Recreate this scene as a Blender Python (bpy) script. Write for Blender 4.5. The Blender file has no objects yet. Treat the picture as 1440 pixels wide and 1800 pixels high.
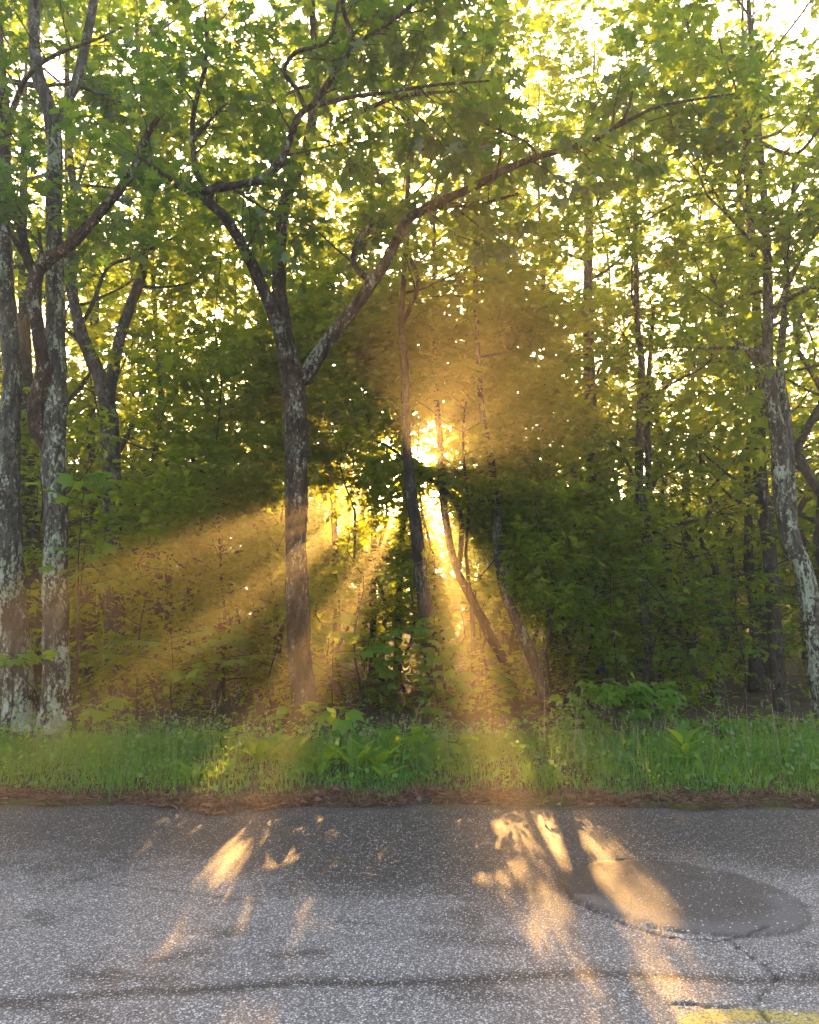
import bpy, math, random
import numpy as np
from mathutils import Vector, Matrix, noise as mnoise

R = math.radians
sc = bpy.context.scene
COL = sc.collection
rng = np.random.default_rng(11)
random.seed(11)

# ------------------------------------------------------------------ camera
FPX = 1442.0                       # focal length in photo pixels (photo 1440 x 1800)
CAM = np.array([0.0, 0.0, 1.6])
PITCH = math.atan((1070 - 900) / FPX)
cp, sp = math.cos(PITCH), math.sin(PITCH)
AX_R = np.array([1.0, 0, 0]); AX_F = np.array([0, cp, sp]); AX_U = np.array([0, -sp, cp])
cd = bpy.data.cameras.new('camera'); cam = bpy.data.objects.new('camera', cd); COL.objects.link(cam)
cam.location = CAM; cam.rotation_euler = (math.pi / 2 + PITCH, 0, 0)
cd.sensor_fit = 'HORIZONTAL'; cd.sensor_width = 36; cd.lens = 36 * FPX / 1440
cd.clip_start = 0.05; cd.clip_end = 600
sc.camera = cam

def ray(px, py):
    return AX_F + (px - 720) / FPX * AX_R - (py - 900) / FPX * AX_U
def at(px, py, Y):
    r = ray(px, py); return CAM + r * (Y / r[1])
def on_ground(px, py, z=0.0):
    r = ray(px, py); return CAM + r * ((z - CAM[2]) / r[2])
def to_px(p):
    d = np.asarray(p) - CAM; w = d @ AX_F
    return 720 + FPX * (d @ AX_R) / w, 900 - FPX * (d @ AX_U) / w, w

# ------------------------------------------------------------------ sky, sun, exposure
S = ray(738, 818); S /= np.linalg.norm(S)          # towards the sun
SUN_EL = math.asin(S[2]); SUN_AZ = math.atan2(S[0], S[1])
w = bpy.data.worlds.new('World'); sc.world = w; w.use_nodes = True
nt = w.node_tree; bg = nt.nodes['Background']
sky = nt.nodes.new('ShaderNodeTexSky'); sky.sky_type = 'NISHITA'; sky.sun_disc = False
sky.sun_elevation = SUN_EL; sky.sun_rotation = SUN_AZ
sky.air_density = 0.55; sky.dust_density = 4.5; sky.ozone_density = 0.3
nt.links.new(sky.outputs[0], bg.inputs[0]); bg.inputs[1].default_value = 0.09
sd = bpy.data.lights.new('sun', 'SUN'); sun = bpy.data.objects.new('sun', sd); COL.objects.link(sun)
sd.energy = 5.0; sd.angle = R(0.5); sd.color = (1.0, 0.53, 0.16)
sun.rotation_euler = Vector(-S).to_track_quat('-Z', 'Y').to_euler(); sun.location = (4, 30, 40)
vs = sc.view_settings
sc.display_settings.display_device = 'sRGB'
vs.view_transform = 'Standard'; vs.look = 'None'; vs.gamma = 1.0; vs.use_curve_mapping = False
vs.exposure = 3.95
cy = sc.cycles
cy.use_denoising = True; cy.use_adaptive_sampling = False
try: cy.denoiser = 'OPENIMAGEDENOISE'
except Exception: pass
cy.max_bounces = 6; cy.diffuse_bounces = 4; cy.glossy_bounces = 2; cy.transmission_bounces = 4
cy.volume_bounces = 0; cy.transparent_max_bounces = 4; cy.sample_clamp_indirect = 6.0
HAZE_DENSITY = 0.0056; HAZE_G = 0.62

# sun-plane coordinates round the camera: used to leave real gaps in the foliage
E_U = np.array([1.0, 0, 0]) - S * S[0]; E_U /= np.linalg.norm(E_U); E_V = np.cross(E_U, S)
# (angle from, angle to [deg, clockwise from right, seen from the camera], radius from, to [m])
GAPS = [(155.5, 163, 1.2, 2.5), (138, 146, 1.2, 2.5), (112, 122, .95, 1.8), (70, 79.5, 0.55, 1.75), (58.5, 66.5, 0.5, 1.9),
        (-88, -20, .06, .265), (-66, -56, .2, .65), (-20, -10, .15, .75), (-150, -142.5, 0.45, .85), (-171, -166, .5, 1.0)]
SPOTS = []                          # filled below: (u, v, ru, rv, slope) of lit patches on road and verge
def uv_of(p):
    d = np.asarray(p) - CAM
    return d @ E_U, d @ E_V
def in_gap(p):
    u, v = uv_of(p)
    ph = np.degrees(np.arctan2(-v, u)); rho = np.hypot(u, v)
    wob = 2.2 * np.sin(rho * 5.1 + ph * .07) + 1.2 * np.sin(rho * 11 + ph * .31)
    g = np.zeros(u.shape, bool)
    m = np.clip((np.asarray(p)[..., 1] - 19) / 12, 0, 1)      # wider in the far wood, crisp edges in the near crowns
    for a, b, r0, r1 in GAPS:
        g |= (ph + wob > a - 4 * m) & (ph + wob < b + 4 * m) & (rho > r0 - .1 * m) & (rho < r1)
    pp = np.asarray(p)
    stay = (np.abs(np.sin(u * 77.1 + v * 58.3 + pp[..., 1] * 17.7) * 391.3) % 1 < .16) & (pp[..., 1] < 22) & (rho > .5)
    g &= ~stay                                            # a few leaves hang in the gaps too
    for (cu, cv, ru, rv, keep_) in SPOTS:
        k = ((u - cu) / (ru + .03)) ** 2 + ((v - cv) / (rv + .06)) ** 2 < 1
        hsh = np.abs(np.sin(u * 91.7 + v * 47.3 + np.asarray(p)[..., 1] * 13.1) * 437.58) % 1
        g |= k & (hsh > keep_)
    return g
def in_spot(p):
    u, v = uv_of(p); g = np.zeros(u.shape, bool)
    for (cu, cv, ru, rv, _k) in SPOTS: g |= ((u - cu) / ru) ** 2 + ((v - cv) / rv) ** 2 < 1
    return g
def spot_px(px, py, ru, rv, z=0.0, keep=.66):
    p = on_ground(px, py, z); u, v = uv_of(p); SPOTS.append((float(u), float(v), ru, rv, keep))
# lit patches on the asphalt and in the grass
for a in [(398, 1440, .29, .06), (388, 1490, .28, .06), (372, 1545, .20, .05),
          (1040, 1450, .03, .05, 0, .75), (1080, 1450, .02, .05), (985, 1450, .03, .04, 0, .85), (1025, 1530, .03, .05, 0, .85), (1085, 1530, .02, .05), (1135, 1540, .01, .05),
          (1065, 1590, .03, .05, 0, .85), (1125, 1600, .02, .05), (1180, 1600, .005, .05), (1160, 1660, .04, .04), (1205, 1710, .03, .03)]:
    spot_px(*a)
for a in [(400, 1350, .42, .11, .15, .3), (880, 1345, .3, .08, .15, .4), (980, 1345, .26, .09, .15, .4), (1130, 1345, .14, .09, .15, .4), (605, 1275, .2, .14, .38), (708, 1295, .12, .08, .25), (803, 1312, .12, .08, .2)]:
    spot_px(*a)

# ------------------------------------------------------------------ node helpers
def new_mat(name):
    m = bpy.data.materials.new(name); m.use_nodes = True; n = m.node_tree
    for x in list(n.nodes): n.nodes.remove(x)
    out = n.nodes.new('ShaderNodeOutputMaterial'); return m, n, out
class N:
    def __init__(s, nt): s.t = nt
    def n(s, typ, ins=None, **kw):
        x = s.t.nodes.new(typ)
        for k, v in kw.items(): setattr(x, k, v)
        for k, v in (ins or {}).items(): s.set(x.inputs[k], v)
        return x
    def set(s, sock, v):
        if isinstance(v, bpy.types.NodeSocket): s.t.links.new(v, sock)
        elif isinstance(v, bpy.types.Node): s.t.links.new(v.outputs[0], sock)
        else: sock.default_value = v
    def math(s, op, a, b=0.0, c=0.0, clamp=False):
        x = s.n('ShaderNodeMath', operation=op, use_clamp=clamp)
        s.set(x.inputs[0], a); s.set(x.inputs[1], b); s.set(x.inputs[2], c); return x.outputs[0]
    def mix(s, f, a, b, mode='MIX'):
        x = s.n('ShaderNodeMix', data_type='RGBA', blend_type=mode)
        s.set(x.inputs[0], f); s.set(x.inputs[6], a); s.set(x.inputs[7], b); return x.outputs[2]
    def noise(s, vec, scale, detail=4, rough=.55, out=0):
        x = s.n('ShaderNodeTexNoise', {'Scale': scale, 'Detail': detail, 'Roughness': rough})
        if vec is not None: s.set(x.inputs['Vector'], vec)
        return x.outputs[out]
    def ramp(s, f, lo, hi):
        x = s.n('ShaderNodeMapRange', {1: lo, 2: hi}, interpolation_type='SMOOTHSTEP'); s.set(x.inputs[0], f); return x.outputs[0]
    def attr(s, name, out=2):
        return s.n('ShaderNodeAttribute', attribute_name=name).outputs[out]
    def scale(s, v, xyz):
        x = s.n('ShaderNodeMapping'); s.set(x.inputs[0], v); x.inputs['Scale'].default_value = xyz; return x.outputs[0]
def rgb(r, g, b): return (r, g, b, 1.0)

def leaf_mat(name, c_dark, c_light, t_dark, t_light, trans=.5, gloss=.06):
    m, t, out = new_mat(name); q = N(t)
    tint = q.attr('tint')
    dif = q.n('ShaderNodeBsdfDiffuse', {'Color': q.mix(tint, rgb(*c_dark), rgb(*c_light))})
    tra = q.n('ShaderNodeBsdfTranslucent', {'Color': q.mix(tint, rgb(*t_dark), rgb(*t_light))})
    a = q.n('ShaderNodeMixShader', {0: trans, 1: dif, 2: tra})
    gl = q.n('ShaderNodeBsdfGlossy', {'Color': rgb(.8, .85, .9), 'Roughness': .42})
    b = q.n('ShaderNodeMixShader', {0: gloss, 1: a, 2: gl})
    t.links.new(b.outputs[0], out.inputs[0]); return m

M_OAK = leaf_mat('oak_leaf', (.022, .062, .012), (.048, .115, .02), (.14, .32, .010), (.34, .50, .02), .48, .045)
M_MAPLE = leaf_mat('maple_leaf', (.042, .11, .008), (.09, .185, .014), (.28, .47, .008), (.50, .62, .015), .5, .018)
M_FAR = leaf_mat('forest_leaf', (.036, .09, .007), (.078, .145, .012), (.34, .50, .006), (.60, .64, .012), .54, .012)
M_SEED = leaf_mat('seedling_leaf', (.065, .16, .015), (.11, .21, .025), (.30, .50, .02), (.46, .60, .03), .46, .02)
M_GRASS = leaf_mat('grass_blade', (.058, .17, .018), (.12, .255, .03), (.20, .42, .02), (.40, .56, .04), .48, .04)
M_STRAW = leaf_mat('dry_straw', (.22, .17, .085), (.38, .31, .18), (.3, .22, .1), (.42, .33, .18), .3, .04)
M_LITTER = leaf_mat('dead_needles', (.09, .045, .024), (.30, .17, .10), (.10, .05, .02), (.2, .1, .05), .15, .03)

def bark_mat(name, dark, light, lichen, amount, scl=1.0, low=0.0):
    m, t, out = new_mat(name); q = N(t)
    co = q.n('ShaderNodeTexCoord').outputs['Object']
    v = q.scale(co, (9 * scl, 9 * scl, 3.2 * scl))
    n1 = q.noise(v, 1.0, 6, .62); n2 = q.noise(q.scale(co, (2.2, 2.2, 1.0)), 1.0, 3, .5)
    n3 = q.noise(q.scale(co, (26, 26, 15)), 1.0, 4, .6)
    base = q.mix(q.ramp(n1, .36, .66), rgb(*dark), rgb(*light))
    wv = q.n('ShaderNodeVectorMath', {0: q.scale(co, (17 * scl, 17 * scl, 5.5 * scl)), 1: q.n('ShaderNodeVectorMath', {0: q.noise(co, 9, 3, .6, 1), 1: (1.6, 1.6, 1.6)}, operation='MULTIPLY').outputs[0]}, operation='ADD').outputs[0]
    vor = q.n('ShaderNodeTexVoronoi', {'Scale': 1.0, 'Vector': wv}, feature='DISTANCE_TO_EDGE')
    crack = q.math('MAXIMUM', q.ramp(vor.outputs['Distance'], .0, .16), q.ramp(n3, .42, .55))
    base = q.mix(crack, rgb(dark[0] * .6, dark[1] * .6, dark[2] * .6), base)
    # pale crusts of lichen: patches within patches
    n4 = q.noise(q.scale(co, (34, 34, 22)), 1.0, 5, .65)
    msk = q.math('ADD', q.math('MULTIPLY', n1, .30), q.math('ADD', q.math('MULTIPLY', n2, .32), q.math('ADD', q.math('MULTIPLY', n3, .28), q.math('MULTIPLY', n4, .30))))
    thr = .69 - .14 * amount
    if low: msk = q.math('ADD', msk, q.math('MULTIPLY', q.math('SUBTRACT', 1.0, q.ramp(q.n('ShaderNodeSeparateXYZ', {0: co}).outputs[2], .6, 3.6)), low))
    li = q.ramp(msk, thr - .008, thr + .02)
    vc = q.n('ShaderNodeTexVoronoi', {'Scale': 1.0, 'Vector': q.scale(co, (13, 13, 8))})
    lcol = q.mix(q.n('ShaderNodeSeparateColor', {0: vc.outputs['Color']}).outputs[0], rgb(*lichen), rgb(lichen[0] * .55, lichen[1] * .62, lichen[2] * .5))
    colr = q.mix(li, base, lcol)
    h = q.math('ADD', q.math('MULTIPLY', n1, 1.0), q.math('ADD', q.math('MULTIPLY', crack, .5), q.math('MULTIPLY', li, .22)))
    bump = q.n('ShaderNodeBump', {'Strength': .9, 'Distance': .03, 'Height': h})
    b = q.n('ShaderNodeBsdfPrincipled', {'Base Color': colr, 'Roughness': .9, 'Normal': bump})
    b.inputs['Specular IOR Level'].default_value = .2
    t.links.new(b.outputs[0], out.inputs[0]); return m
B_LICHEN = bark_mat('lichen_bark', (.05, .042, .03), (.16, .14, .10), (.42, .43, .30), .33, low=.045)
B_OAK = bark_mat('oak_bark', (.026, .02, .014), (.09, .07, .047), (.28, .28, .20), .25)
B_DARK = bark_mat('dark_bark', (.03, .023, .016), (.095, .075, .052), (.22, .22, .16), .1)
B_MAPLE = bark_mat('maple_bark', (.045, .037, .027), (.13, .11, .08), (.30, .30, .22), .2)
B_BROWN = bark_mat('bare_brown_bark', (.04, .022, .013), (.12, .065, .036), (.36, .35, .28), .22)
B_FAR = bark_mat('far_bark', (.035, .027, .018), (.10, .08, .055), (.2, .2, .14), .08)

# ------------------------------------------------------------------ mesh helpers
def mesh_np(name, V, F3, mat, smooth=False, attrs=None):
    me = bpy.data.meshes.new(name); V = np.ascontiguousarray(V, np.float32); F3 = np.ascontiguousarray(F3, np.int32)
    k = F3.shape[1]
    me.vertices.add(len(V)); me.vertices.foreach_set('co', V.ravel())
    me.loops.add(F3.size); me.loops.foreach_set('vertex_index', F3.ravel())
    me.polygons.add(len(F3)); me.polygons.foreach_set('loop_start', np.arange(0, F3.size, k, dtype=np.int32))
    try: me.polygons.foreach_set('loop_total', np.full(len(F3), k, np.int32))
    except Exception: pass
    if smooth: me.polygons.foreach_set('use_smooth', np.ones(len(F3), bool))
    for an, av in (attrs or {}).items():
        a = me.attributes.new(an, 'FLOAT', 'POINT'); a.data.foreach_set('value', np.ascontiguousarray(av, np.float32))
    me.update(); me.validate()
    if mat: me.materials.append(mat)
    return me
def link(name, data, parent=None, **props):
    o = bpy.data.objects.new(name, data); COL.objects.link(o)
    if parent is not None: o.parent = parent
    for k, v in props.items(): o[k] = v
    return o
def thing(name, label, cat, loc, group=None):
    o = link(name, None, None, label=label, category=cat)
    o.empty_display_size = .2; o.location = [float(c) for c in loc]
    if group: o['group'] = group
    return o

def resample(P, r, step):
    P = np.asarray(P, float); r = np.asarray(r, float)
    # Catmull-Rom through the traced points
    out, ro = [], []
    n = len(P)
    for i in range(n - 1):
        p0 = P[max(i - 1, 0)]; p1 = P[i]; p2 = P[i + 1]; p3 = P[min(i + 2, n - 1)]
        k = max(2, int(np.linalg.norm(p2 - p1) / step))
        for j in range(k):
            t = j / k
            out.append(.5 * ((2 * p1) + (-p0 + p2) * t + (2 * p0 - 5 * p1 + 4 * p2 - p3) * t * t + (-p0 + 3 * p1 - 3 * p2 + p3) * t ** 3))
            ro.append(r[i] * (1 - t) + r[i + 1] * t)
    out.append(P[-1]); ro.append(r[-1])
    return np.array(out), np.array(ro)

def tube(P, r, sides, rough=0.0, seed=0.0, cap=True):
    P = np.asarray(P, float); r = np.asarray(r, float); n = len(P)
    T = np.gradient(P, axis=0); T /= np.linalg.norm(T, axis=1)[:, None] + 1e-9
    ref = np.array([1.0, 0, 0]) if abs(T[0][0]) < .8 else np.array([0, 1.0, 0])
    A = np.zeros_like(P)
    a = ref - T[0] * (ref @ T[0]); a /= np.linalg.norm(a)
    for i in range(n):
        a = a - T[i] * (a @ T[i]); a /= np.linalg.norm(a) + 1e-9; A[i] = a
    B = np.cross(T, A)
    th = np.arange(sides) / sides * 2 * math.pi
    c, s = np.cos(th), np.sin(th)
    rr = np.repeat(r[:, None], sides, 1)
    V = P[:, None] + rr[:, :, None] * (A[:, None] * c[None, :, None] + B[:, None] * s[None, :, None])
    if rough > 0:
        for i in range(n):
            for j in range(sides):
                p = V[i, j]
                d = mnoise.noise((p[0] * 5 + seed, p[1] * 5, p[2] * 2.2)) * 1.0 + mnoise.noise((p[0] * 17 + seed, p[1] * 17, p[2] * 9)) * .55 + mnoise.noise((p[0] * 40, p[1] * 40 + seed, p[2] * 24)) * .25
                V[i, j] += (p - P[i]) * d * rough
    V = V.reshape(-1, 3)
    i = np.arange(n - 1)[:, None] * sides; j = np.arange(sides)[None]; j2 = (j + 1) % sides
    q = np.stack([i + j, i + j2, i + sides + j2, i + sides + j], -1).reshape(-1, 4)
    F = np.concatenate([q[:, [0, 1, 2]], q[:, [0, 2, 3]]])
    if cap:
        V = np.concatenate([V, P[-1:] + T[-1:] * r[-1] * .6])
        k = (n - 1) * sides; jj = np.arange(sides)
        F = np.concatenate([F, np.stack([k + jj, k + (jj + 1) % sides, np.full(sides, len(V) - 1)], -1)])
    return V, F
def join(parts):
    Vs, Fs, o = [], [], 0
    for V, F in parts: Vs.append(V); Fs.append(F + o); o += len(V)
    return np.concatenate(Vs), np.concatenate(Fs)

# leaf outlines: x across, y along (stalk at 0, tip at 1), z = fold and curl
def outline_leaf(pts, droop=.18, fold=.16):
    """pts: right-hand outline from stalk to tip; mirrored; ribs on the midline"""
    ys = np.array([p[1] for p in pts]); V = []; F = []
    k = len(pts)
    z = lambda x, y: -droop * y * y + fold * abs(x)
    for (x, y) in pts: V.append((x, y, z(x, y)))
    for (x, y) in pts: V.append((-x * .96, y, z(x, y)))
    mid = [min(max(p[1] * .92, 0), 1) for p in pts]
    for y in mid: V.append((0, y, z(0, y)))
    for i in range(k - 1):
        F += [(2 * k + i, i, i + 1), (2 * k + i, i + 1, 2 * k + i + 1)]
        F += [(2 * k + i, k + i + 1, k + i), (2 * k + i, 2 * k + i + 1, k + i + 1)]
    return np.array(V, float), np.array(F)
L_OAK = outline_leaf([(.0, 0), (.14, .14), (.07, .24), (.30, .36), (.34, .42), (.12, .45), (.38, .66), (.34, .72), (.12, .70), (.20, .90), (.05, .88), (0, 1.04)])
def palm_leaf(tips, droop=.22, cup=.10):
    V = [(0, .22, .03)]; 
    for (x, y) in tips: V.append((x, y, -droop * (x * x + (y - .25) ** 2) + (cup if abs(x) > .2 and abs(x) < .3 else 0)))
    n = len(tips)
    F = [(0, i, i + 1) for i in range(1, n)] + [(0, n, 1)]
    return np.array(V, float), np.array(F)
L_MAPLE = palm_leaf([(0, 0), (.20, .0), (.42, .06), (.30, .20), (.58, .38), (.50, .50), (.26, .44), (.24, .68), (.13, .76), (0, 1.02),
                     (-.13, .76), (-.24, .68), (-.26, .44), (-.50, .50), (-.58, .38), (-.30, .20), (-.42, .06), (-.20, 0)])
L_MID = palm_leaf([(0, 0), (.40, .06), (.26, .24), (.55, .46), (.22, .54), (0, 1.0), (-.22, .54), (-.55, .46), (-.26, .24), (-.40, .06)])
L_OAKS = outline_leaf([(.0, 0), (.12, .16), (.32, .40), (.12, .46), (.37, .70), (.12, .72), (0, 1.04)])
L_KITE = (np.array([(0, 0, 0), (.46, .42, -.03), (0, 1.0, -.12), (-.46, .42, -.03)], float), np.array([(0, 1, 2), (0, 2, 3)]))
L_STRIPED = palm_leaf([(0, 0), (.30, .02), (.42, .22), (.44, .40), (.62, .74), (.30, .66), (.16, .80), (0, 1.05), (-.16, .80), (-.30, .66), (-.62, .74), (-.44, .40), (-.42, .22), (-.30, .02)], .30)
L_LANCE = outline_leaf([(.0, 0), (.10, .15), (.17, .35), (.18, .5), (.13, .72), (.06, .9), (0, 1.0)], .35, .35)

def frames(fwd, nrm):
    f = fwd / (np.linalg.norm(fwd, axis=1)[:, None] + 1e-9)
    n = nrm - f * np.sum(nrm * f, 1)[:, None]; n /= np.linalg.norm(n, axis=1)[:, None] + 1e-9
    return np.cross(f, n), f, n
def leaves_np(tpl, pos, fwd, nrm, size):
    TV, TF = tpl; s, f, n = frames(fwd, nrm)
    V = pos[:, None] + size[:, None, None] * (s[:, None] * TV[None, :, 0:1] + f[:, None] * TV[None, :, 1:2] + n[:, None] * TV[None, :, 2:3])
    F = (TF[None] + (np.arange(len(pos)) * len(TV))[:, None, None]).reshape(-1, 3)
    return V.reshape(-1, 3), F
_single = {}
def single_leaf(key, tpl, mat):
    if key not in _single:
        _single[key] = [mesh_np('leaf', tpl[0], tpl[1], mat, attrs={'tint': np.full(len(tpl[0]), t)}) for t in (.05, .25, .45, .65, .85, 1.0)]
    return _single[key]
def place_leaves(root, base, key, tpl, mat, pos, fwd, nrm, size, tint):
    ms = single_leaf(key, tpl, mat); s, f, n = frames(fwd, nrm)
    for i in range(len(pos)):
        o = bpy.data.objects.new('leaf', ms[min(5, int(tint[i] * 6))]); COL.objects.link(o); o.parent = root
        p = pos[i] - base; k = size[i]
        o.matrix_local = Matrix(((s[i, 0] * k, f[i, 0] * k, n[i, 0] * k, p[0]), (s[i, 1] * k, f[i, 1] * k, n[i, 1] * k, p[1]), (s[i, 2] * k, f[i, 2] * k, n[i, 2] * k, p[2]), (0, 0, 0, 1)))

# ------------------------------------------------------------------ ground profile
def edge_y(x):
    x = np.asarray(x, float)
    return 6.98 + .05 * np.sin(x * 1.7 + .4) + .035 * np.sin(x * 4.9) + .02 * np.sin(x * 13.1) - .20 * np.exp(-((x + 1.52) / .33) ** 2) + .06 * np.exp(-((x + .1) / .6) ** 2)
def ground_z(x, y):
    x = np.asarray(x, float); y = np.asarray(y, float); d = y - edge_y(x)
    z = np.where(d < 0, -.035, .012 + .10 * np.clip(d / 1.4, 0, 1) ** .8)
    far = np.clip((y - 9) / 8, 0, 1)
    z = z + far * (.08 * np.sin(x * .9 + y * .5) + .06 * np.sin(x * .37 - y * .8 + 1) - .05)
    z = z + np.clip(d * 4, 0, 1) * (.012 * np.sin(x * 9 + y * 7) + .010 * np.sin(x * 17 - y * 13))
    return z
def gz(x, y): return float(ground_z(np.array([x]), np.array([y]))[0])

# ------------------------------------------------------------------ large structure: ground and road
def grid_mesh(name, xs, ys, zf, mat, attrs=None, smooth=True):
    X, Y = np.meshgrid(xs, ys); V = np.stack([X, Y, zf(X, Y)], -1).reshape(-1, 3)
    nx, ny = len(xs), len(ys)
    i = (np.arange(ny - 1)[:, None] * nx + np.arange(nx - 1)[None]).ravel()
    F = np.stack([i, i + 1, i + nx + 1, i + nx], -1)
    return mesh_np(name, V, F, mat, smooth, attrs(X.ravel(), Y.ravel()) if attrs else None)

m, t, out = new_mat('forest_soil'); q = N(t)
co = q.n('ShaderNodeTexCoord').outputs['Object']
a = q.noise(co, 3.0, 6, .65); b = q.noise(co, 28, 4, .7)
c = q.mix(q.ramp(b, .35, .68), rgb(.035, .02, .011), rgb(.13, .075, .042))
moss = q.math('MULTIPLY', q.ramp(q.noise(co, 2.1, 4, .6), .50, .60), q.math('SUBTRACT', 1.0, q.ramp(q.n('ShaderNodeSeparateXYZ', {0: co}).outputs[1], 7.15, 7.6)))
c = q.mix(moss, c, rgb(.075, .07, .012))
bump = q.n('ShaderNodeBump', {'Strength': .9, 'Distance': .03, 'Height': b})
t.links.new(q.n('ShaderNodeBsdfPrincipled', {'Base Color': c, 'Roughness': .95, 'Normal': bump}).outputs[0], out.inputs[0])
M_SOIL = m
xs = np.concatenate([np.linspace(-85, -8, 22)[:-1], np.linspace(-8, 8, 240), np.linspace(8, 85, 22)[1:]])
ys = np.concatenate([np.linspace(-70, 6.4, 14)[:-1], np.arange(6.4, 8.4, .035), np.arange(8.4, 14, .12), np.linspace(14, 85, 60)])
link('ground', grid_mesh('ground', xs, ys, ground_z, M_SOIL), kind='structure')

# road: worn light wheel path, dark margin along the verge, tarred seam, cracks, oval repair, yellow line
def seg_dist(X, Y, pts):
    P = np.array([on_ground(*p)[:2] for p in pts]); d = np.full(X.shape, 9.0)
    for a, b in zip(P[:-1], P[1:]):
        ab = b - a; tt = np.clip(((X - a[0]) * ab[0] + (Y - a[1]) * ab[1]) / (ab @ ab), 0, 1)
        d = np.minimum(d, np.hypot(X - a[0] - tt * ab[0], Y - a[1] - tt * ab[1]))
    return d
def vnoise(X, Y, s, o=0.0):
    return np.array([mnoise.noise((x * s + o, y * s, o)) for x, y in zip(X, Y)])
CRACKS = [([(988, 1556), (1010, 1585), (1060, 1607), (1110, 1628), (1180, 1648), (1260, 1653), (1310, 1645), (1350, 1630)], .011),
          ([(1285, 1656), (1320, 1682), (1352, 1700), (1365, 1718), (1338, 1745), (1332, 1765), (1352, 1800), (1370, 1830)], .007),
          ([(1352, 1700), (1400, 1712), (1460, 1722)], .005), ([(1345, 1690), (1400, 1702), (1440, 1712)], .003),
          ([(985, 1535), (1060, 1512), (1130, 1510), (1180, 1508)], .006), ([(1170, 1762), (1250, 1768), (1335, 1766)], .008)]
SEAM = [(-300, 1790), (0, 1762), (90, 1755), (250, 1742), (400, 1738), (520, 1725), (640, 1727), (760, 1725), (900, 1718), (1010, 1712), (1150, 1716), (1300, 1722), (1400, 1722), (1700, 1722)]
OVAL_C = on_ground(1188, 1570)[:2]
YEL = [(1215, 1795), (1260, 1785), (1330, 1784), (1400, 1790), (1500, 1795), (2400, 1860)]
WB = np.array([on_ground(*p)[:2] for p in [(-400, 1530), (0, 1528), (150, 1535), (280, 1522), (430, 1540), (560, 1560), (640, 1585), (760, 1575), (860, 1590), (960, 1600), (1040, 1590), (1200, 1520), (1300, 1525), (1440, 1535), (1900, 1540)]])
def road_masks(X, Y):
    nb = vnoise(X, Y, 1.1, 3) * .5 + vnoise(X, Y, 3.1, 7) * .35 + vnoise(X, Y, 9, 1) * .2
    o = np.argsort(WB[:, 0]); yb = np.interp(X, WB[o, 0], WB[o, 1])
    wear = 1 / (1 + np.exp(-(yb - Y + nb * .55) / .14))
    blot = np.clip((vnoise(X * .6, Y * 1.6, 3.0, 21) + .5 * vnoise(X, Y, 8, 5) - .26) * 2.5, 0, 1)
    wear = wear * (1 - .65 * blot)
    seam = np.exp(-(seg_dist(X, Y, SEAM) / (.055 + .03 * nb)) ** 2)
    spur = np.exp(-(seg_dist(X, Y, [(0, 1762), (90, 1775), (130, 1790)]) / .03) ** 2) * .8
    streak = np.zeros_like(X)
    for pl, wd in [([(190, 1555), (260, 1562), (330, 1570), (420, 1582), (460, 1590)], .02), ([(500, 1570), (560, 1563)], .015), ([(590, 1620), (660, 1625)], .02), ([(270, 1690), (370, 1670)], .05), ([(480, 1680), (560, 1675)], .05), ([(760, 1645), (900, 1660)], .07), ([(130, 1715), (300, 1720)], .05)]:
        streak = np.maximum(streak, np.exp(-(seg_dist(X, Y, pl) / (wd * (1 + nb))) ** 2) * .75)
    wear = wear * (1 - np.clip(seam + spur + streak, 0, 1) * .9)
    crack = np.zeros_like(X)
    jx = X + .012 * vnoise(X, Y, 22, 2); jy = Y + .012 * vnoise(X, Y, 22, 9)
    for pl, wd in CRACKS: crack = np.maximum(crack, np.exp(-(seg_dist(jx, jy, pl) / wd) ** 2))
    e = np.hypot((X - OVAL_C[0]) / .63, (Y - OVAL_C[1] + .18 * (X - OVAL_C[0])) / .60) + nb * .10
    patch = 1 / (1 + np.exp((e - 1) / .014))
    rim = np.exp(-((e - .86) / .13) ** 2) * (Y < OVAL_C[1] - .05 + .05 * nb)
    d = seg_dist(X, Y, YEL)
    paint = 1 / (1 + np.exp((d - .05 + .02 * nb) / .008))
    crack = np.maximum(crack, .55 * np.exp(-((e - 1.0) / .022) ** 2) * (vnoise(X, Y, 6, 12) > -.25))
    return wear, seam, crack, patch, rim, paint
def road_attr(X, Y):
    wear, seam, crack, patch, rim, paint = road_masks(X, Y)
    return dict(wear=wear, crack=crack, patch=patch, rim=rim, paint=paint)
def road_z(X, Y):
    x, y = X.ravel(), Y.ravel(); wear, seam, crack, patch, rim, paint = road_masks(x, y)
    z = .004 * vnoise(x, y, 1.2, 4) - .012 * crack - .004 * seam + .008 * patch
    near = np.clip((edge_y(x) - y) / .25, 0, 1)
    z -= (1 - near) ** 2 * .02
    return z.reshape(X.shape)
m, t, out = new_mat('worn_asphalt'); q = N(t)
co = q.n('ShaderNodeTexCoord').outputs['Object']
wear, crack, patch, rim, paint = (q.attr(x) for x in ('wear', 'crack', 'patch', 'rim', 'paint'))
st = q.scale(q.n('ShaderNodeVectorMath', {0: co, 1: q.math('MULTIPLY', q.noise(co, 40, 2), .02)}, operation='ADD').outputs[0], (1, 1, 1))
v1 = q.n('ShaderNodeTexVoronoi', {'Scale': 76, 'Vector': st, 'Randomness': 1.0}); v2 = q.n('ShaderNodeTexVoronoi', {'Scale': 145, 'Vector': st})
r1 = q.n('ShaderNodeSeparateColor', {0: v1.outputs['Color']}); r2 = q.n('ShaderNodeSeparateColor', {0: v2.outputs['Color']})
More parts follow.
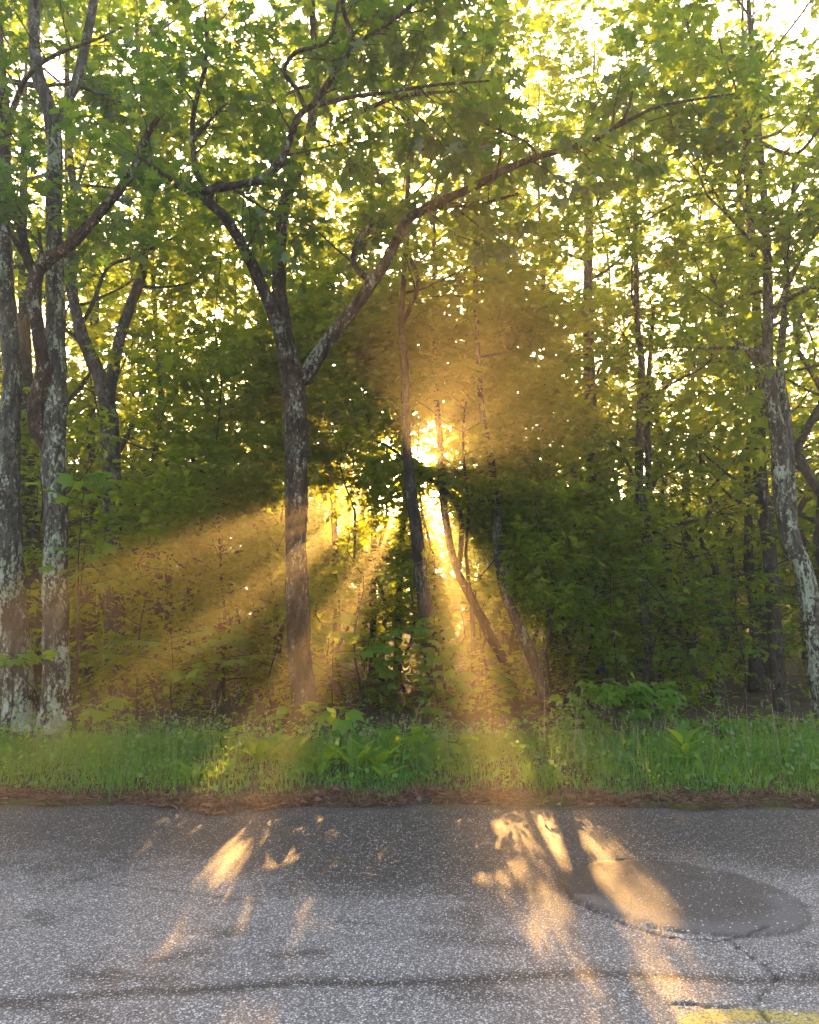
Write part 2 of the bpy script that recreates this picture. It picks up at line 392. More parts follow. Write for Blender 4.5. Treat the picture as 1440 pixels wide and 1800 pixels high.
in1 = q.math('SUBTRACT', 1.0, q.ramp(v1.outputs['Distance'], .30, .44)); in2 = q.math('SUBTRACT', 1.0, q.ramp(v2.outputs['Distance'], .28, .42))
amt = q.math('MULTIPLY_ADD', wear, .70, .24)
on1 = q.math('MULTIPLY', in1, q.ramp(q.math('SUBTRACT', amt, r1.outputs[0]), -.04, .04))
on2 = q.math('MULTIPLY', in2, q.ramp(q.math('SUBTRACT', q.math('MULTIPLY', amt, .9), r2.outputs[0]), -.04, .04))
fine = q.noise(co, 240, 3, .6)
binder = q.mix(wear, rgb(.028, .026, .024), rgb(.085, .082, .078))
binder = q.mix(q.math('MULTIPLY', q.ramp(fine, .35, .75), .7), binder, q.mix(wear, rgb(.07, .066, .062), rgb(.27, .262, .25)))
stone1 = q.mix(r1.outputs[1], rgb(.20, .19, .175), rgb(.80, .77, .72)); stone2 = q.mix(r2.outputs[1], rgb(.16, .155, .145), rgb(.66, .64, .60))
stone1 = q.mix(q.ramp(r1.outputs[2], .90, .95), stone1, rgb(.30, .22, .14))
pk = q.math('SUBTRACT', 1.0, q.math('MULTIPLY', patch, .35))
c = q.mix(q.math('MULTIPLY', on2, pk), binder, stone2); c = q.mix(q.math('MULTIPLY', on1, pk), c, stone1)
c = q.mix(q.math('MULTIPLY', patch, .74), c, q.mix(q.ramp(q.noise(co, 90, 4, .7), .35, .65), rgb(.014, .012, .011), rgb(.075, .068, .06)))
c = q.mix(q.math('MULTIPLY', rim, .35), c, rgb(.24, .24, .25))
sep = q.n('ShaderNodeSeparateXYZ', {0: co})
mossy = q.math('MULTIPLY', q.ramp(sep.outputs[1], 6.72, 6.9), q.ramp(q.noise(co, 2.4, 4, .6), .47, .58))
c = q.mix(q.math('MULTIPLY', mossy, .8), c, rgb(.075, .06, .014))
pm = q.math('MULTIPLY', paint, q.ramp(q.math('ADD', q.noise(co, 60, 4, .7), q.math('MULTIPLY', in1, .22)), .40, .58))
c = q.mix(pm, c, rgb(.62, .50, .07))
c = q.mix(q.math('MULTIPLY', crack, .93), c, rgb(.012, .012, .012))
h = q.math('ADD', q.math('ADD', q.math('MULTIPLY', on1, .8), q.math('MULTIPLY', on2, .4)), q.math('MULTIPLY', fine, .5))
bump = q.n('ShaderNodeBump', {'Strength': .8, 'Distance': .006, 'Height': h})
t.links.new(q.n('ShaderNodeBsdfPrincipled', {'Base Color': c, 'Roughness': .62, 'Normal': bump}).outputs[0], out.inputs[0])
M_ROAD = m
xs = np.concatenate([np.linspace(-80, -4.6, 30)[:-1], np.arange(-4.6, 4.6, .022), np.linspace(4.6, 80, 30)])
ys = np.concatenate([np.linspace(-4, 2.7, 10)[:-1], np.arange(2.7, 5.6, .022), np.arange(5.6, 7.4, .05)])
road = link('road', grid_mesh('road', xs, ys, road_z, M_ROAD, road_attr), kind='structure')

# chippings standing proud of the binder
m, t, out = new_mat('stone_chipping'); q = N(t); tint = q.attr('tint')
c = q.mix(tint, rgb(.12, .115, .105), rgb(.78, .76, .72))
t.links.new(q.n('ShaderNodeBsdfPrincipled', {'Base Color': c, 'Roughness': .55}).outputs[0], out.inputs[0])
M_STONE = m
n = 46000
yy = 3.0 + 3.8 * rng.random(n) ** 1.5; xx = (rng.random(n) - .5) * 2 * (.53 * yy + .3)
wear, seam, crack, patch, rim, paint = road_masks(xx, yy)
keep = rng.random(n) < (.25 + .75 * wear) * (1 - .6 * patch) * (1 - crack) * (1 - .9 * paint)
xx, yy, wr = xx[keep], yy[keep], wear[keep]; n = len(xx)
th = rng.random(n) * 6.28; rad = .003 + .0062 * rng.random(n) ** 1.6; el = .55 + .45 * rng.random(n)
k = 6; ang = np.arange(k) / k * 6.283
ox = rad[:, None] * np.cos(ang)[None] * (1 + .3 * (rng.random((n, k)) - .5)); oy = (rad * el)[:, None] * np.sin(ang)[None] * (1 + .3 * (rng.random((n, k)) - .5))
RX = ox * np.cos(th)[:, None] - oy * np.sin(th)[:, None]; RY = ox * np.sin(th)[:, None] + oy * np.cos(th)[:, None]
z0 = road_z(xx, yy)
ring = np.stack([xx[:, None] + RX, yy[:, None] + RY, np.repeat(z0[:, None] - .001, k, 1)], -1)
top = np.stack([xx + .2 * rad * np.cos(th), yy, z0 + rad * (.30 + .25 * rng.random(n))], -1)[:, None]
V = np.concatenate([ring, top], 1).reshape(-1, 3)
F = np.array([(i, (i + 1) % k, k) for i in range(k)]); F = (F[None] + (np.arange(n) * (k + 1))[:, None, None]).reshape(-1, 3)
tn = np.repeat(np.clip(rng.random(n) ** 1.3 * (.5 + .5 * wr), 0, 1), k + 1)
link('stone_chippings', mesh_np('stone_chippings', V, F, M_STONE, False, {'tint': tn}), road, kind='stuff')

# ------------------------------------------------------------------ trees
class Builder:
    """collects the wood and the leaf positions of one tree (world coordinates)"""
    def __init__(s, seed):
        s.r = np.random.default_rng(seed); s.seed = seed
        s.hole = -.35; s.lite = False; s.yb = 0.0; s.clumpy = False; s.trunk = []; s.limbs = []; s.twigs = []; s.tw = []      # tw: leafy twigs (polyline)
    def twig(s, P, r0, sides=4):
        n = len(P); P = np.asarray(P)
        if P[0][1] > 10.9 and in_gap(P).any(): return
        s.tw.append(P)
        if s.lite and sides < 4: return
        if s.lite: sides = 3
        s.twigs.append(tube(P, np.linspace(r0, r0 * .25, n), sides, cap=False))
    def curve(s, p, d, L, n=4, up=.1, wob=.22):
        P = [np.array(p)]; d = np.array(d, float)
        for i in range(n):
            d = d / np.linalg.norm(d); P.append(P[-1] + d * L / n)
            d = d + s.r.normal(0, wob, 3) + np.array([0, 0, up])
        return np.array(P)
    def side_dir(s, T, k=.7, up=.15):
        a = s.r.normal(0, 1, 3); a[2] *= .45; a[1] += s.yb; a -= T * (a @ T); a /= np.linalg.norm(a) + 1e-9
        return a + T * k + np.array([0, 0, up])
    def leafy(s, P, r, n, L0, L1, t0=.2, up=.12, sub=3, flat=True, k=.7):
        """grow n leafy branches with sub twigs from polyline P"""
        P = np.asarray(P); m = len(P) - 1
        for i in range(n):
            t = (t0 + (1 - t0) * ((i + s.r.random()) / n)) * m; j = min(int(t), m - 1); f = t - j
            p = P[j] * (1 - f) + P[j + 1] * f; T = P[j + 1] - P[j]; T /= np.linalg.norm(T) + 1e-9
            L = L0 + (L1 - L0) * s.r.random()
            Q = s.curve(p, s.side_dir(T, k, up), L, 4, up * .4)
            rr = min(.45 * np.interp(t, range(len(P)), r), .012 * L + .004)
            s.twig(Q, rr)
            for h in range(sub):
                u = .8 + s.r.random() * 2.9; jj = int(u); g = u - jj
                pp = Q[jj] * (1 - g) + Q[min(jj + 1, 4)] * g; TT = Q[min(jj + 1, 4)] - Q[jj]; TT /= np.linalg.norm(TT) + 1e-9
                s.twig(s.curve(pp, s.side_dir(TT, .6, .02), L * (.3 + .3 * s.r.random()), 2, .0), rr * .45, 3)
    def leaf_sets(s, per_m, size, clump=.5, spread=.13, droop=.25, tilt=.38, outer=0.15):
        pos, fwd = [], []
        for P in s.tw:
            L = np.linalg.norm(np.diff(P, axis=0), axis=1).sum(); n = max(3, int(L * per_m + s.r.random()))
            t = outer + (1 - outer) * s.r.random(n); nc = int(n * clump); t[:nc] = 1 - .25 * s.r.random(nc) ** 1.5
            x = t * (len(P) - 1); j = np.minimum(x.astype(int), len(P) - 2); f = (x - j)[:, None]
            p = P[j] * (1 - f) + P[j + 1] * f; T = P[j + 1] - P[j]; T /= np.linalg.norm(T, axis=1)[:, None] + 1e-9
            a = s.r.normal(0, 1, (n, 3)); a[:, 2] *= .35
            d = a + T * .9; d[:, 2] -= droop; d /= np.linalg.norm(d, axis=1)[:, None] + 1e-9
            pos.append(p + a / (np.linalg.norm(a, axis=1)[:, None] + 1e-9) * spread * s.r.random((n, 1))); fwd.append(d)
        if not pos: return [np.zeros((0, 3))] * 3 + [np.zeros(0)] * 2
        pos = np.concatenate(pos); fwd = np.concatenate(fwd); n = len(pos)
        nrm = s.r.normal(0, tilt, (n, 3)) + np.array([0, 0, 1.0])
        return pos, fwd, nrm, size * (.65 + .6 * s.r.random(n)), np.clip(s.r.normal(.45, .25, n), 0, 1)

def view_size(pos, size):
    px, py, d = to_px(pos)
    ok = (d > 1) & (px > 0) & (px < 1440) & (py > 0) & (py < 1800)
    return np.where(ok, size * FPX / np.maximum(d, .1), 0)

def finish(root, base, B, tpl, key, mat, leafargs, bark, singles=0, min_px=11, carve_y=10.9, twigmat=None):
    base = np.asarray(base)
    for V, F in B.trunk: link('trunk', mesh_np('trunk', V - base, F, bark, True), root)
    for V, F in B.limbs: link('limb', mesh_np('limb', V - base, F, bark, True), root)
    pos, fwd, nrm, size, tint = B.leaf_sets(**leafargs)
    if len(pos):
        drop = in_gap(pos) & (pos[:, 1] > carve_y)
        if B.clumpy:                                      # foliage hangs in clumps with holes between
            lump = np.sin(pos[:, 0] * 2.3 + pos[:, 1] * 1.1) + np.sin(pos[:, 2] * 2.9 + pos[:, 0] * .9) + np.sin(pos[:, 1] * 2.1 - pos[:, 2] * 1.4 + B.seed)
            u_, v_ = uv_of(pos); near_sun = (abs(u_) < 4) & (v_ > -3) & (v_ < 3.5)
            drop |= (lump < B.hole) & ~near_sun
        k = ~drop; pos, fwd, nrm, size, tint = pos[k], fwd[k], nrm[k], size[k], tint[k]
    if B.twigs:
        V, F = join(B.twigs); link('twigs', mesh_np('twigs', V - base, F, twigmat or bark, False), root, kind='stuff')
    if singles and len(pos):
        v = view_size(pos, size); o = np.argsort(-v)[:singles]; o = o[v[o] > min_px]
        if len(o):
            place_leaves(root, base, key, tpl, mat, pos[o], fwd[o], nrm[o], size[o], tint[o])
            k = np.ones(len(pos), bool); k[o] = False; pos, fwd, nrm, size, tint = pos[k], fwd[k], nrm[k], size[k], tint[k]
    if len(pos):
        px, py, dd = to_px(pos); off = (px < -160) | (px > 1600) | (py < -200)
        k = ~off | (B.r.random(len(pos)) < .45); size = np.where(off, size * 1.4, size)
        pos, fwd, nrm, size, tint = pos[k], fwd[k], nrm[k], size[k], tint[k]
        tpl = L_OAKS if tpl is L_OAK else (L_MID if tpl is L_MAPLE else tpl)
        V, F = leaves_np(tpl, pos, fwd, nrm, size)
        link('crown', mesh_np('crown', V - base, F, mat, False, {'tint': np.repeat(tint, len(tpl[0]))}), root, kind='stuff')

def px_path(pts, Y, dY=0.0):
    """traced points (px, py, width px[, Y]) -> world polyline and radii"""
    P, r = [], []
    for i, p in enumerate(pts):
        y = p[3] if len(p) > 3 else Y + dY * i / max(1, len(pts) - 1)
        P.append(at(p[0], p[1], y)); r.append(p[2] / 2 * y / FPX)
    return np.array(P), np.array(r)
def add_trunk(B, P, r, sides=22, step=.07, rough=.20, flare=True):
    P = P.copy(); 
    P, r = resample(P, r, step)
    if flare:
        h = P[:, 2] - P[0, 2]; r = r * (1 + .6 * np.exp(-h / .16))
    B.trunk.append(tube(P, r, sides, rough, B.seed * 3.7)); return P, r
def add_limb(B, P, r, sides=10, step=.10, rough=.12):
    P, r = resample(P, r, step); B.limbs.append(tube(P, r, sides, rough, B.seed * 5.1)); return P, r
def grounded(pts, Y):
    """first traced point dropped to the ground at depth Y"""
    P, r = px_path(pts, Y); b = P[0].copy(); b[2] = gz(b[0], b[1]) - .05
    return np.vstack([b, P[P[:, 2] > b[2] + .1]]), np.concatenate([[r[0] * 1.05], r[P[:, 2] > b[2] + .1]])

TREE_GROUP = 'trees of the forest edge'
def crown_on(B, P, r, H0, H1, nl, Lmax, leaf_n, sub=3, bias=(0, 0), up=.25):
    """procedural limbs round a trunk polyline between heights H0 and H1"""
    zs = P[:, 2]
    for i in range(nl):
        h = H0 + (H1 - H0) * (i + .5 * B.r.random()) / nl
        j = int(np.argmin(abs(zs - h))); p = P[j]
        a = i * 2.4 + B.r.random(); fr = (h - H0) / (H1 - H0 + 1e-6)
        L = Lmax * (.45 + .55 * math.sin(math.pi * min(1, .25 + .7 * (1 - fr)))) * (.75 + .4 * B.r.random())
        d = np.array([math.cos(a) + bias[0], math.sin(a) + bias[1], up + .5 * fr])
        Q = B.curve(p, d, L, 6, .04 + .05 * fr, .14)
        if Q[0][1] > 10.9 and in_gap(np.vstack([Q[1:], (Q[1:] + Q[:-1]) / 2])).any(): continue
        rr = min(r[j] * .5, .014 * L + .008)
        R_ = np.linspace(rr, rr * .25, 7); Q2, R2 = resample(Q, R_, .8 if B.lite else .3)
        B.limbs.append(tube(Q2, R2, 4 if B.lite else 6))
        B.leafy(Q, R_, leaf_n, .5, 1.0 + .12 * L, .25, .05, sub)

def extend_up(P, r, H, rg, lean=.06):
    """carry a traced stem on above the frame to height H"""
    P = list(P); r = list(r); d = P[-1] - P[-2]; d /= np.linalg.norm(d); d = d * .6 + np.array([0, 0, .6])
    n = max(2, int((H - P[-1][2]) / 1.0)); r0 = r[-1]
    for i in range(n):
        d = d / np.linalg.norm(d); P.append(P[-1] + d * (H - P[-1][2]) / (n - i) if False else P[-1] + d * 1.0); r.append(r0 * (1 - .85 * (i + 1) / n)); d = d + rg.normal(0, lean, 3) + [0, 0, .05]
    return np.array(P), np.array(r)

MAPLE_L = dict(per_m=21, size=.128, clump=.35, spread=.16, droop=.2, tilt=.35)
OAK_L = dict(per_m=17, size=.20, clump=.7, spread=.12, droop=.35, tilt=.5, outer=.3)

# --- the two lichen trunks at the left
def tree_left_edge():
    B = Builder(101); P, r = grounded([(40, 1280, 58), (32, 1200, 52), (20, 1050, 46), (14, 900, 42), (18, 760, 34), (20, 640, 32), (8, 480, 30), (4, 330, 28)], 10.6)
    P, r = extend_up(P, r, 15, B.r)
    P2, r2 = add_trunk(B, P, r)
    rt = thing('oak_tree', 'lichen spotted oak trunk cut by the left picture edge, beside the pale trunk', 'tree', P[0], TREE_GROUP)
    crown_on(B, P2, r2, 6.0, 15, 10, 3.2, 5, 4, bias=(.1, .2))
    finish(rt, P[0], B, L_OAK, 'oak', M_OAK, OAK_L, B_LICHEN, 220, twigmat=B_DARK)
tree_left_edge()
def tree_pale():
    B = Builder(102); P, r = grounded([(97, 1290, 48), (98, 1180, 45), (98, 1050, 42), (97, 900, 40), (94, 780, 40), (98, 700, 38), (98, 600, 35), (96, 480, 32), (95, 350, 28), (95, 250, 27), (84, 180, 26), (66, 130, 22), (60, 60, 20), (62, 0, 18)], 10.3)
    P, r = extend_up(P, r, 15.5, B.r); P2, r2 = add_trunk(B, P, r)
    Q, rq = px_path([(97, 235, 20), (112, 190, 19), (132, 150, 18), (148, 90, 17), (165, 0, 16)], 10.3, .3)
    Q, rq = extend_up(Q, rq, 15, B.r); Q2, rq2 = add_limb(B, Q, rq)
    rt = thing('oak_tree', 'pale lichen covered trunk standing in the grass at the left, forked near the top', 'tree', P[0], TREE_GROUP)
    crown_on(B, P2, r2, 7.2, 15.5, 8, 2.8, 5, 4, bias=(.1, .35)); crown_on(B, Q2, rq2, 8.6, 15, 6, 2.4, 5, 4, bias=(0, .3))
    # the dark bent limb that leaves the trunk low and forks into a broken stub
    D, rd = px_path([(98, 812, 24, 10.32), (82, 780, 30, 10.3), (62, 745, 29, 10.28), (66, 700, 28, 10.2), (76, 650, 27, 10.05), (68, 590, 24, 9.9), (60, 530, 24, 9.85), (64, 478, 26, 9.8)], 10)
    D2, rd2 = resample(D, rd, .06); link('limb', mesh_np('limb', *(lambda t: (t[0] - P[0], t[1]))(tube(D2, rd2, 16, .16, 9)), B_BROWN, True), rt, label='dark brown bent limb')
    for pts, mt in [([(64, 478, 26, 9.8), (85, 455, 25, 9.75), (125, 430, 22, 9.7), (170, 380, 19, 9.6), (205, 340, 18, 9.5), (238, 292, 17, 9.4), (258, 240, 15, 9.35), (278, 207, 9, 9.3)], B_BROWN),
                    ([(62, 482, 20, 9.8), (48, 455, 18, 9.8), (38, 410, 17, 9.8), (20, 350, 16, 9.8), (6, 260, 15, 9.8), (-4, 180, 13, 9.8)], B_DARK),
                    ([(50, 462, 10, 9.8), (30, 430, 9, 9.7), (5, 380, 8, 9.6), (-20, 350, 7, 9.5)], B_DARK), ([(66, 470, 9, 9.75), (72, 440, 7, 9.7), (68, 400, 5, 9.6)], B_DARK)]:
        Q, rq = px_path(pts, 9.8); Q2, rq2 = resample(Q, rq, .06)
        V, F = tube(Q2, rq2, 12, .16, 4); link('limb', mesh_np('limb', V - P[0], F, mt, True), rt)
        if mt is B_DARK: B.leafy(Q2, rq2, 5, .5, 1.1, .3, .1, 3)
    finish(rt, P[0], B, L_OAK, 'oak', M_OAK, OAK_L, B_LICHEN, 280, twigmat=B_DARK)
tree_pale()
def tree_forked():
    B = Builder(103); P, r = grounded([(205, 1245, 36), (202, 1150, 34), (200, 1000, 36), (198, 880, 33), (194, 780, 32), (188, 700, 32), (170, 650, 24), (148, 600, 23), (130, 530, 19), (122, 450, 17), (130, 350, 14), (120, 250, 12)], 13.5)
    P, r = extend_up(P, r, 15, B.r); P2, r2 = add_trunk(B, P, r, 18)
    Q, rq = px_path([(190, 705, 24), (200, 650, 20), (212, 590, 20), (230, 535, 20), (250, 480, 18), (258, 400, 15), (266, 320, 13), (262, 210, 11), (246, 130, 9), (240, 40, 8)], 13.5)
    Q2, rq2 = add_limb(B, *extend_up(Q, rq, 15, B.r))
    Q, rq = px_path([(130, 590, 8), (160, 540, 8), (190, 470, 7), (240, 450, 6), (320, 410, 4)], 13.5, -.4); add_limb(B, Q, rq, 6); B.leafy(Q, rq, 6, .5, 1, .3)
    Q, rq = px_path([(205, 800, 13), (222, 770, 10), (234, 745, 7)], 13.6, .3); add_limb(B, Q, rq, 6)
    rt = thing('maple_tree', 'grey maple forking into a narrow V, right of the pale trunk', 'tree', P[0], TREE_GROUP)
    crown_on(B, P2, r2, 6.5, 15, 9, 2.8, 6, 4); crown_on(B, Q2, rq2, 7, 15, 9, 2.8, 6, 4)
    finish(rt, P[0], B, L_MAPLE, 'maple', M_MAPLE, MAPLE_L, B_MAPLE, 150, twigmat=B_DARK)
tree_forked()
# --- the big oak with two sweeping limbs
def tree_oak():
    B = Builder(104); Y = 10.4; B.yb = .75
    P, r = grounded([(537, 1300, 46), (531, 1200, 42), (524, 1100, 40), (521, 950, 39), (521, 820, 40), (519, 720, 40), (517, 670, 44)], Y)
    P, r = np.vstack([P, px_path([(505, 610, 30, 10.5), (494, 540, 27, 10.6), (491, 450, 26, 10.7), (500, 360, 24, 10.8), (522, 300, 22, 10.8), (545, 235, 19, 10.8), (555, 120, 15, 10.8), (548, 0, 13, 10.8)], Y)[0]]), np.concatenate([r, px_path([(0, 0, 30), (0, 0, 27), (0, 0, 26), (0, 0, 24), (0, 0, 22), (0, 0, 19), (0, 0, 15), (0, 0, 13)], Y)[1]])
    P, r = extend_up(P, r, 15, B.r); P2, r2 = add_trunk(B, P, r, 24, .06)
    rt = thing('oak_tree', 'large oak in the centre left with two long limbs sweeping up and out', 'tree', P[0], TREE_GROUP)
    LIMBS = [
        [(510, 665, 30, 10.35), (498, 610, 26, 10.2), (478, 545, 24, 10.0), (450, 480, 22, 9.8), (425, 430, 20, 9.6), (398, 385, 19, 9.4), (372, 360, 18, 9.3), (352, 338, 17, 9.2)],
        [(356, 345, 10, 9.2), (325, 335, 9, 9.1), (300, 315, 8, 9.0), (270, 293, 7, 8.9), (235, 270, 4, 8.8)],
        [(366, 338, 9, 9.2), (345, 300, 10, 9.1), (338, 245, 10, 9.0), (342, 190, 9, 8.9), (358, 130, 8, 8.8), (364, 70, 7, 8.7), (360, 20, 4, 8.6)],
        [(352, 338, 15, 9.2), (400, 328, 15, 9.1), (450, 318, 15, 9.0), (480, 300, 15, 8.9), (502, 265, 15, 8.8), (525, 205, 14, 8.7), (555, 178, 12, 8.6), (590, 125, 11, 8.5), (620, 78, 10, 8.4), (606, 25, 8, 8.3), (596, -20, 7, 8.2)],
        [(537, 190, 9, 8.65), (520, 155, 8, 8.6), (500, 125, 8, 8.5), (520, 92, 8, 8.4), (575, 74, 7, 8.3), (590, 30, 6, 8.2), (598, -20, 5, 8.1)],
        [(560, 185, 10, 8.6), (620, 170, 8, 8.4), (680, 162, 7, 8.2), (760, 150, 6, 8.1), (860, 142, 4, 8.0)],
        [(620, 78, 8, 8.4), (670, 50, 8, 8.2), (720, 12, 8, 8.0), (760, -30, 7, 7.8)],
        [(598, 218, 9, 10.6), (640, 195, 9, 10.2), (700, 170, 8, 9.9), (800, 160, 5, 9.6)],
        [(534, 668, 34, 10.35), (552, 635, 28, 10.2), (580, 595, 26, 10.1), (612, 555, 24, 10.0), (645, 510, 22, 9.9), (678, 460, 20, 9.8), (702, 412, 19, 9.7), (722, 382, 18, 9.6), (780, 352, 17, 9.5), (838, 326, 16, 9.4), (885, 300, 14, 9.3), (950, 274, 13, 9.2), (1020, 256, 12, 9.1), (1075, 228, 10, 9.0), (1100, 203, 7, 8.9), (1112, 160, 4, 8.9)],
        [(660, 490, 14, 9.85), (640, 485, 13, 9.8), (622, 460, 11, 9.8), (630, 420, 9, 9.8), (655, 395, 7, 9.8)],
        [(945, 275, 7, 9.2), (925, 250, 6, 9.1), (870, 225, 5, 9.0), (820, 200, 4, 8.9)],
        [(712, 390, 9, 9.6), (770, 365, 8, 9.8), (840, 360, 7, 10.0), (910, 340, 5, 10.2)],
        [(1075, 228, 7, 9.0), (1150, 190, 6, 8.9), (1220, 175, 5, 8.9), (1290, 165, 3, 8.8)],
        [(338, 250, 7, 9.0), (375, 205, 6, 8.9), (400, 180, 4, 8.8)],
        [(372, 345, 7, 9.2), (385, 320, 6, 9.3), (430, 345, 5, 9.4), (500, 390, 3, 9.5)]]
    for i, pts in enumerate(LIMBS):
        Q, rq = px_path(pts, Y); Q2, rq2 = add_limb(B, Q, rq, 12, .06, .14)
        L = np.linalg.norm(np.diff(Q, axis=0), axis=1).sum()
        t0 = .62 if i == 0 else (.45 if i == 8 else .2)
        B.leafy(Q2, rq2, int(4 + L * (2.3 if i not in (0,) else 1.0)), .45, 1.15, t0, .16, 3)
    # limbs above the frame
    crown_on(B, P2, r2, 8.2, 15, 12, 3.2, 6, 4, bias=(.05, .3))
    finish(rt, P[0], B, L_OAK, 'oak', M_OAK, OAK_L, B_OAK, 300, twigmat=B_DARK)
tree_oak()
# --- the dark trunk that stands against the sun
def simple_tree(seed, pts, Y, label, cat='tree', bark=None, H=14, h0=5, nl=10, Lm=2.6, ln=6, sub=3, tpl=None, key='maple', mat=None, la=None, singles=0, name='maple_tree', sides=14, extra=(), group=TREE_GROUP, bias=(0, 0), carve_y=10.9, rough=.13):
    B = Builder(seed); P, r = grounded(pts, Y)
    P, r = extend_up(P, r, H, B.r); P2, r2 = add_trunk(B, P, r, sides, .1, rough)
    rt = thing(name, label, cat, P[0], group)
    for e in extra:
        Q, rq = px_path(e, Y); Q2, rq2 = add_limb(B, Q, rq, 8)
        L = np.linalg.norm(np.diff(Q, axis=0), axis=1).sum(); B.leafy(Q2, rq2, int(2 + L * 1.6), .5, 1.1, .35, .1, 3)
    B.clumpy = Y > 12.4; B.hole = -.8
    if nl: crown_on(B, P2, r2, h0, H, nl, Lm, ln, sub, bias)
    finish(rt, P[0], B, tpl or L_MID, key, mat or M_MAPLE, la or MAPLE_L, bark or B_DARK, singles, twigmat=B_DARK, carve_y=carve_y)
    return rt
simple_tree(105, [(772, 1300, 33), (764, 1180, 30), (752, 1100, 27), (742, 1020, 25), (731, 930, 22), (722, 860, 20), (716, 790, 17), (713, 720, 16), (711, 640, 14), (706, 560, 12), (712, 470, 10), (716, 380, 9)], 12.0,
            'dark maple trunk in front of the low sun, in the middle of the picture', H=13, h0=6.3, nl=10, extra=[[(722, 455, 8, 12), (735, 500, 8, 12), (708, 570, 9, 12)][::-1], [(725, 822, 8, 12), (690, 790, 6, 12.2), (650, 770, 4, 12.4)]])
simple_tree(106, [(978, 1285, 24), (960, 1231, 22), (945, 1180, 21), (916, 1108, 19), (890, 1047, 18), (876, 975, 16), (873, 900, 14), (864, 815, 14), (850, 740, 12), (842, 660, 11), (838, 560, 9)], 12.6,
            'trunk leaning left in the sunbeams with a lichen spotted foot, right of the sun', bark=B_MAPLE, H=12.5, h0=5.5, nl=9)
simple_tree(107, [(955, 1290, 19), (928, 1235, 18), (909, 1202, 17), (880, 1150, 17), (860, 1115, 16), (843, 1080, 16), (820, 1035, 15), (802, 1000, 14), (786, 930, 13), (778, 860, 14), (774, 780, 12), (766, 680, 11), (764, 560, 9)], 13.8,
            'slim leaning trunk between the sun trunk and the lichen footed trunk, striping the sunbeam', H=12.5, h0=6, nl=8, extra=[[(806, 1010, 10, 13.8), (812, 930, 9, 13.8), (803, 888, 9, 13.8), (775, 855, 8, 13.7), (752, 840, 7, 13.6), (728, 824, 5, 13.5)]])
simple_tree(108, [(1056, 1260, 26), (1055, 1150, 25), (1052, 1030, 26), (1044, 880, 25), (1040, 760, 22), (1036, 650, 21), (1034, 520, 18), (1036, 400, 15), (1034, 300, 13)], 15.5,
            'straight brown maple trunk rising behind the leafy bush on the right', bark=B_MAPLE, H=14, h0=4.2, nl=14)
simple_tree(109, [(1142, 1260, 19), (1140, 1180, 18), (1133, 1080, 17), (1127, 930, 16), (1124, 830, 16), (1126, 740, 15), (1128, 640, 13), (1120, 560, 11), (1118, 440, 9)], 13.2,
            'twin stemmed slender maple on the right, between the brown trunk and the crooked trunk', bark=B_MAPLE, H=13, h0=3.6, nl=14,
            extra=[[(1135, 960, 13, 13.3), (1140, 840, 12, 13.3), (1138, 740, 11, 13.3), (1142, 640, 9, 13.3), (1150, 540, 6, 13.3)], [(1120, 850, 7, 13.2), (1095, 800, 6, 13), (1075, 775, 5, 12.8)], [(1128, 945, 7, 13.2), (1180, 925, 6, 13), (1245, 912, 4, 12.8)]])
simple_tree(110, [(1374, 1265, 26), (1367, 1180, 25), (1360, 1070, 24), (1352, 960, 24), (1340, 870, 23), (1334, 790, 22), (1336, 700, 19), (1334, 600, 17), (1326, 480, 15), (1318, 360, 13)], 13.0,
            'straight dark trunk at the right, just left of the crooked lichen trunk', H=14, h0=4.4, nl=14, Lm=3.0)
def tree_right():
    B = Builder(111); P, r = grounded([(1458, 1290, 44), (1446, 1200, 38), (1432, 1110, 34), (1416, 1010, 32), (1388, 945, 34), (1374, 860, 33), (1370, 780, 30), (1357, 700, 27), (1350, 630, 20), (1350, 520, 17), (1346, 400, 15), (1338, 280, 13), (1330, 200, 11)], 11.0)
    P, r = extend_up(P, r, 14.5, B.r); P2, r2 = add_trunk(B, P, r, 22, .07)
    rt = thing('maple_tree', 'crooked lichen patched maple trunk near the right picture edge', 'tree', P[0], TREE_GROUP)
    for pts in [[(1358, 705, 14), (1335, 650, 10), (1310, 612, 9), (1282, 590, 8), (1270, 540, 7), (1250, 480, 5)], [(1395, 960, 18), (1390, 850, 18), (1385, 750, 17), (1372, 650, 15), (1380, 540, 12), (1385, 420, 10), (1400, 300, 8)],
                [(1360, 560, 9, 11), (1400, 470, 8, 10.8), (1440, 400, 6, 10.6)], [(1350, 420, 10, 11), (1300, 340, 9, 10.6), (1315, 250, 8, 10.4), (1340, 200, 6, 10.2)], [(1345, 300, 8, 11), (1270, 160, 7, 10), (1215, 60, 6, 9.5), (1190, 0, 5, 9.3)],
                [(1336, 250, 8, 11), (1400, 270, 7, 10.4), (1450, 210, 5, 10)]]:
        Q, rq = px_path(pts, 11.05); Q2, rq2 = add_limb(B, Q, rq, 10); L = np.linalg.norm(np.diff(Q, axis=0), axis=1).sum()
        B.leafy(Q2, rq2, int(3 + L * 2), .5, 1.3, .3, .08, 4)
    crown_on(B, P2, r2, 4.6, 14.5, 22, 3.3, 7, 4, bias=(-.25, -.25), up=.15)
    finish(rt, P[0], B, L_MAPLE, 'maple', M_MAPLE, MAPLE_L, B_LICHEN, 300, twigmat=B_DARK)
tree_right()
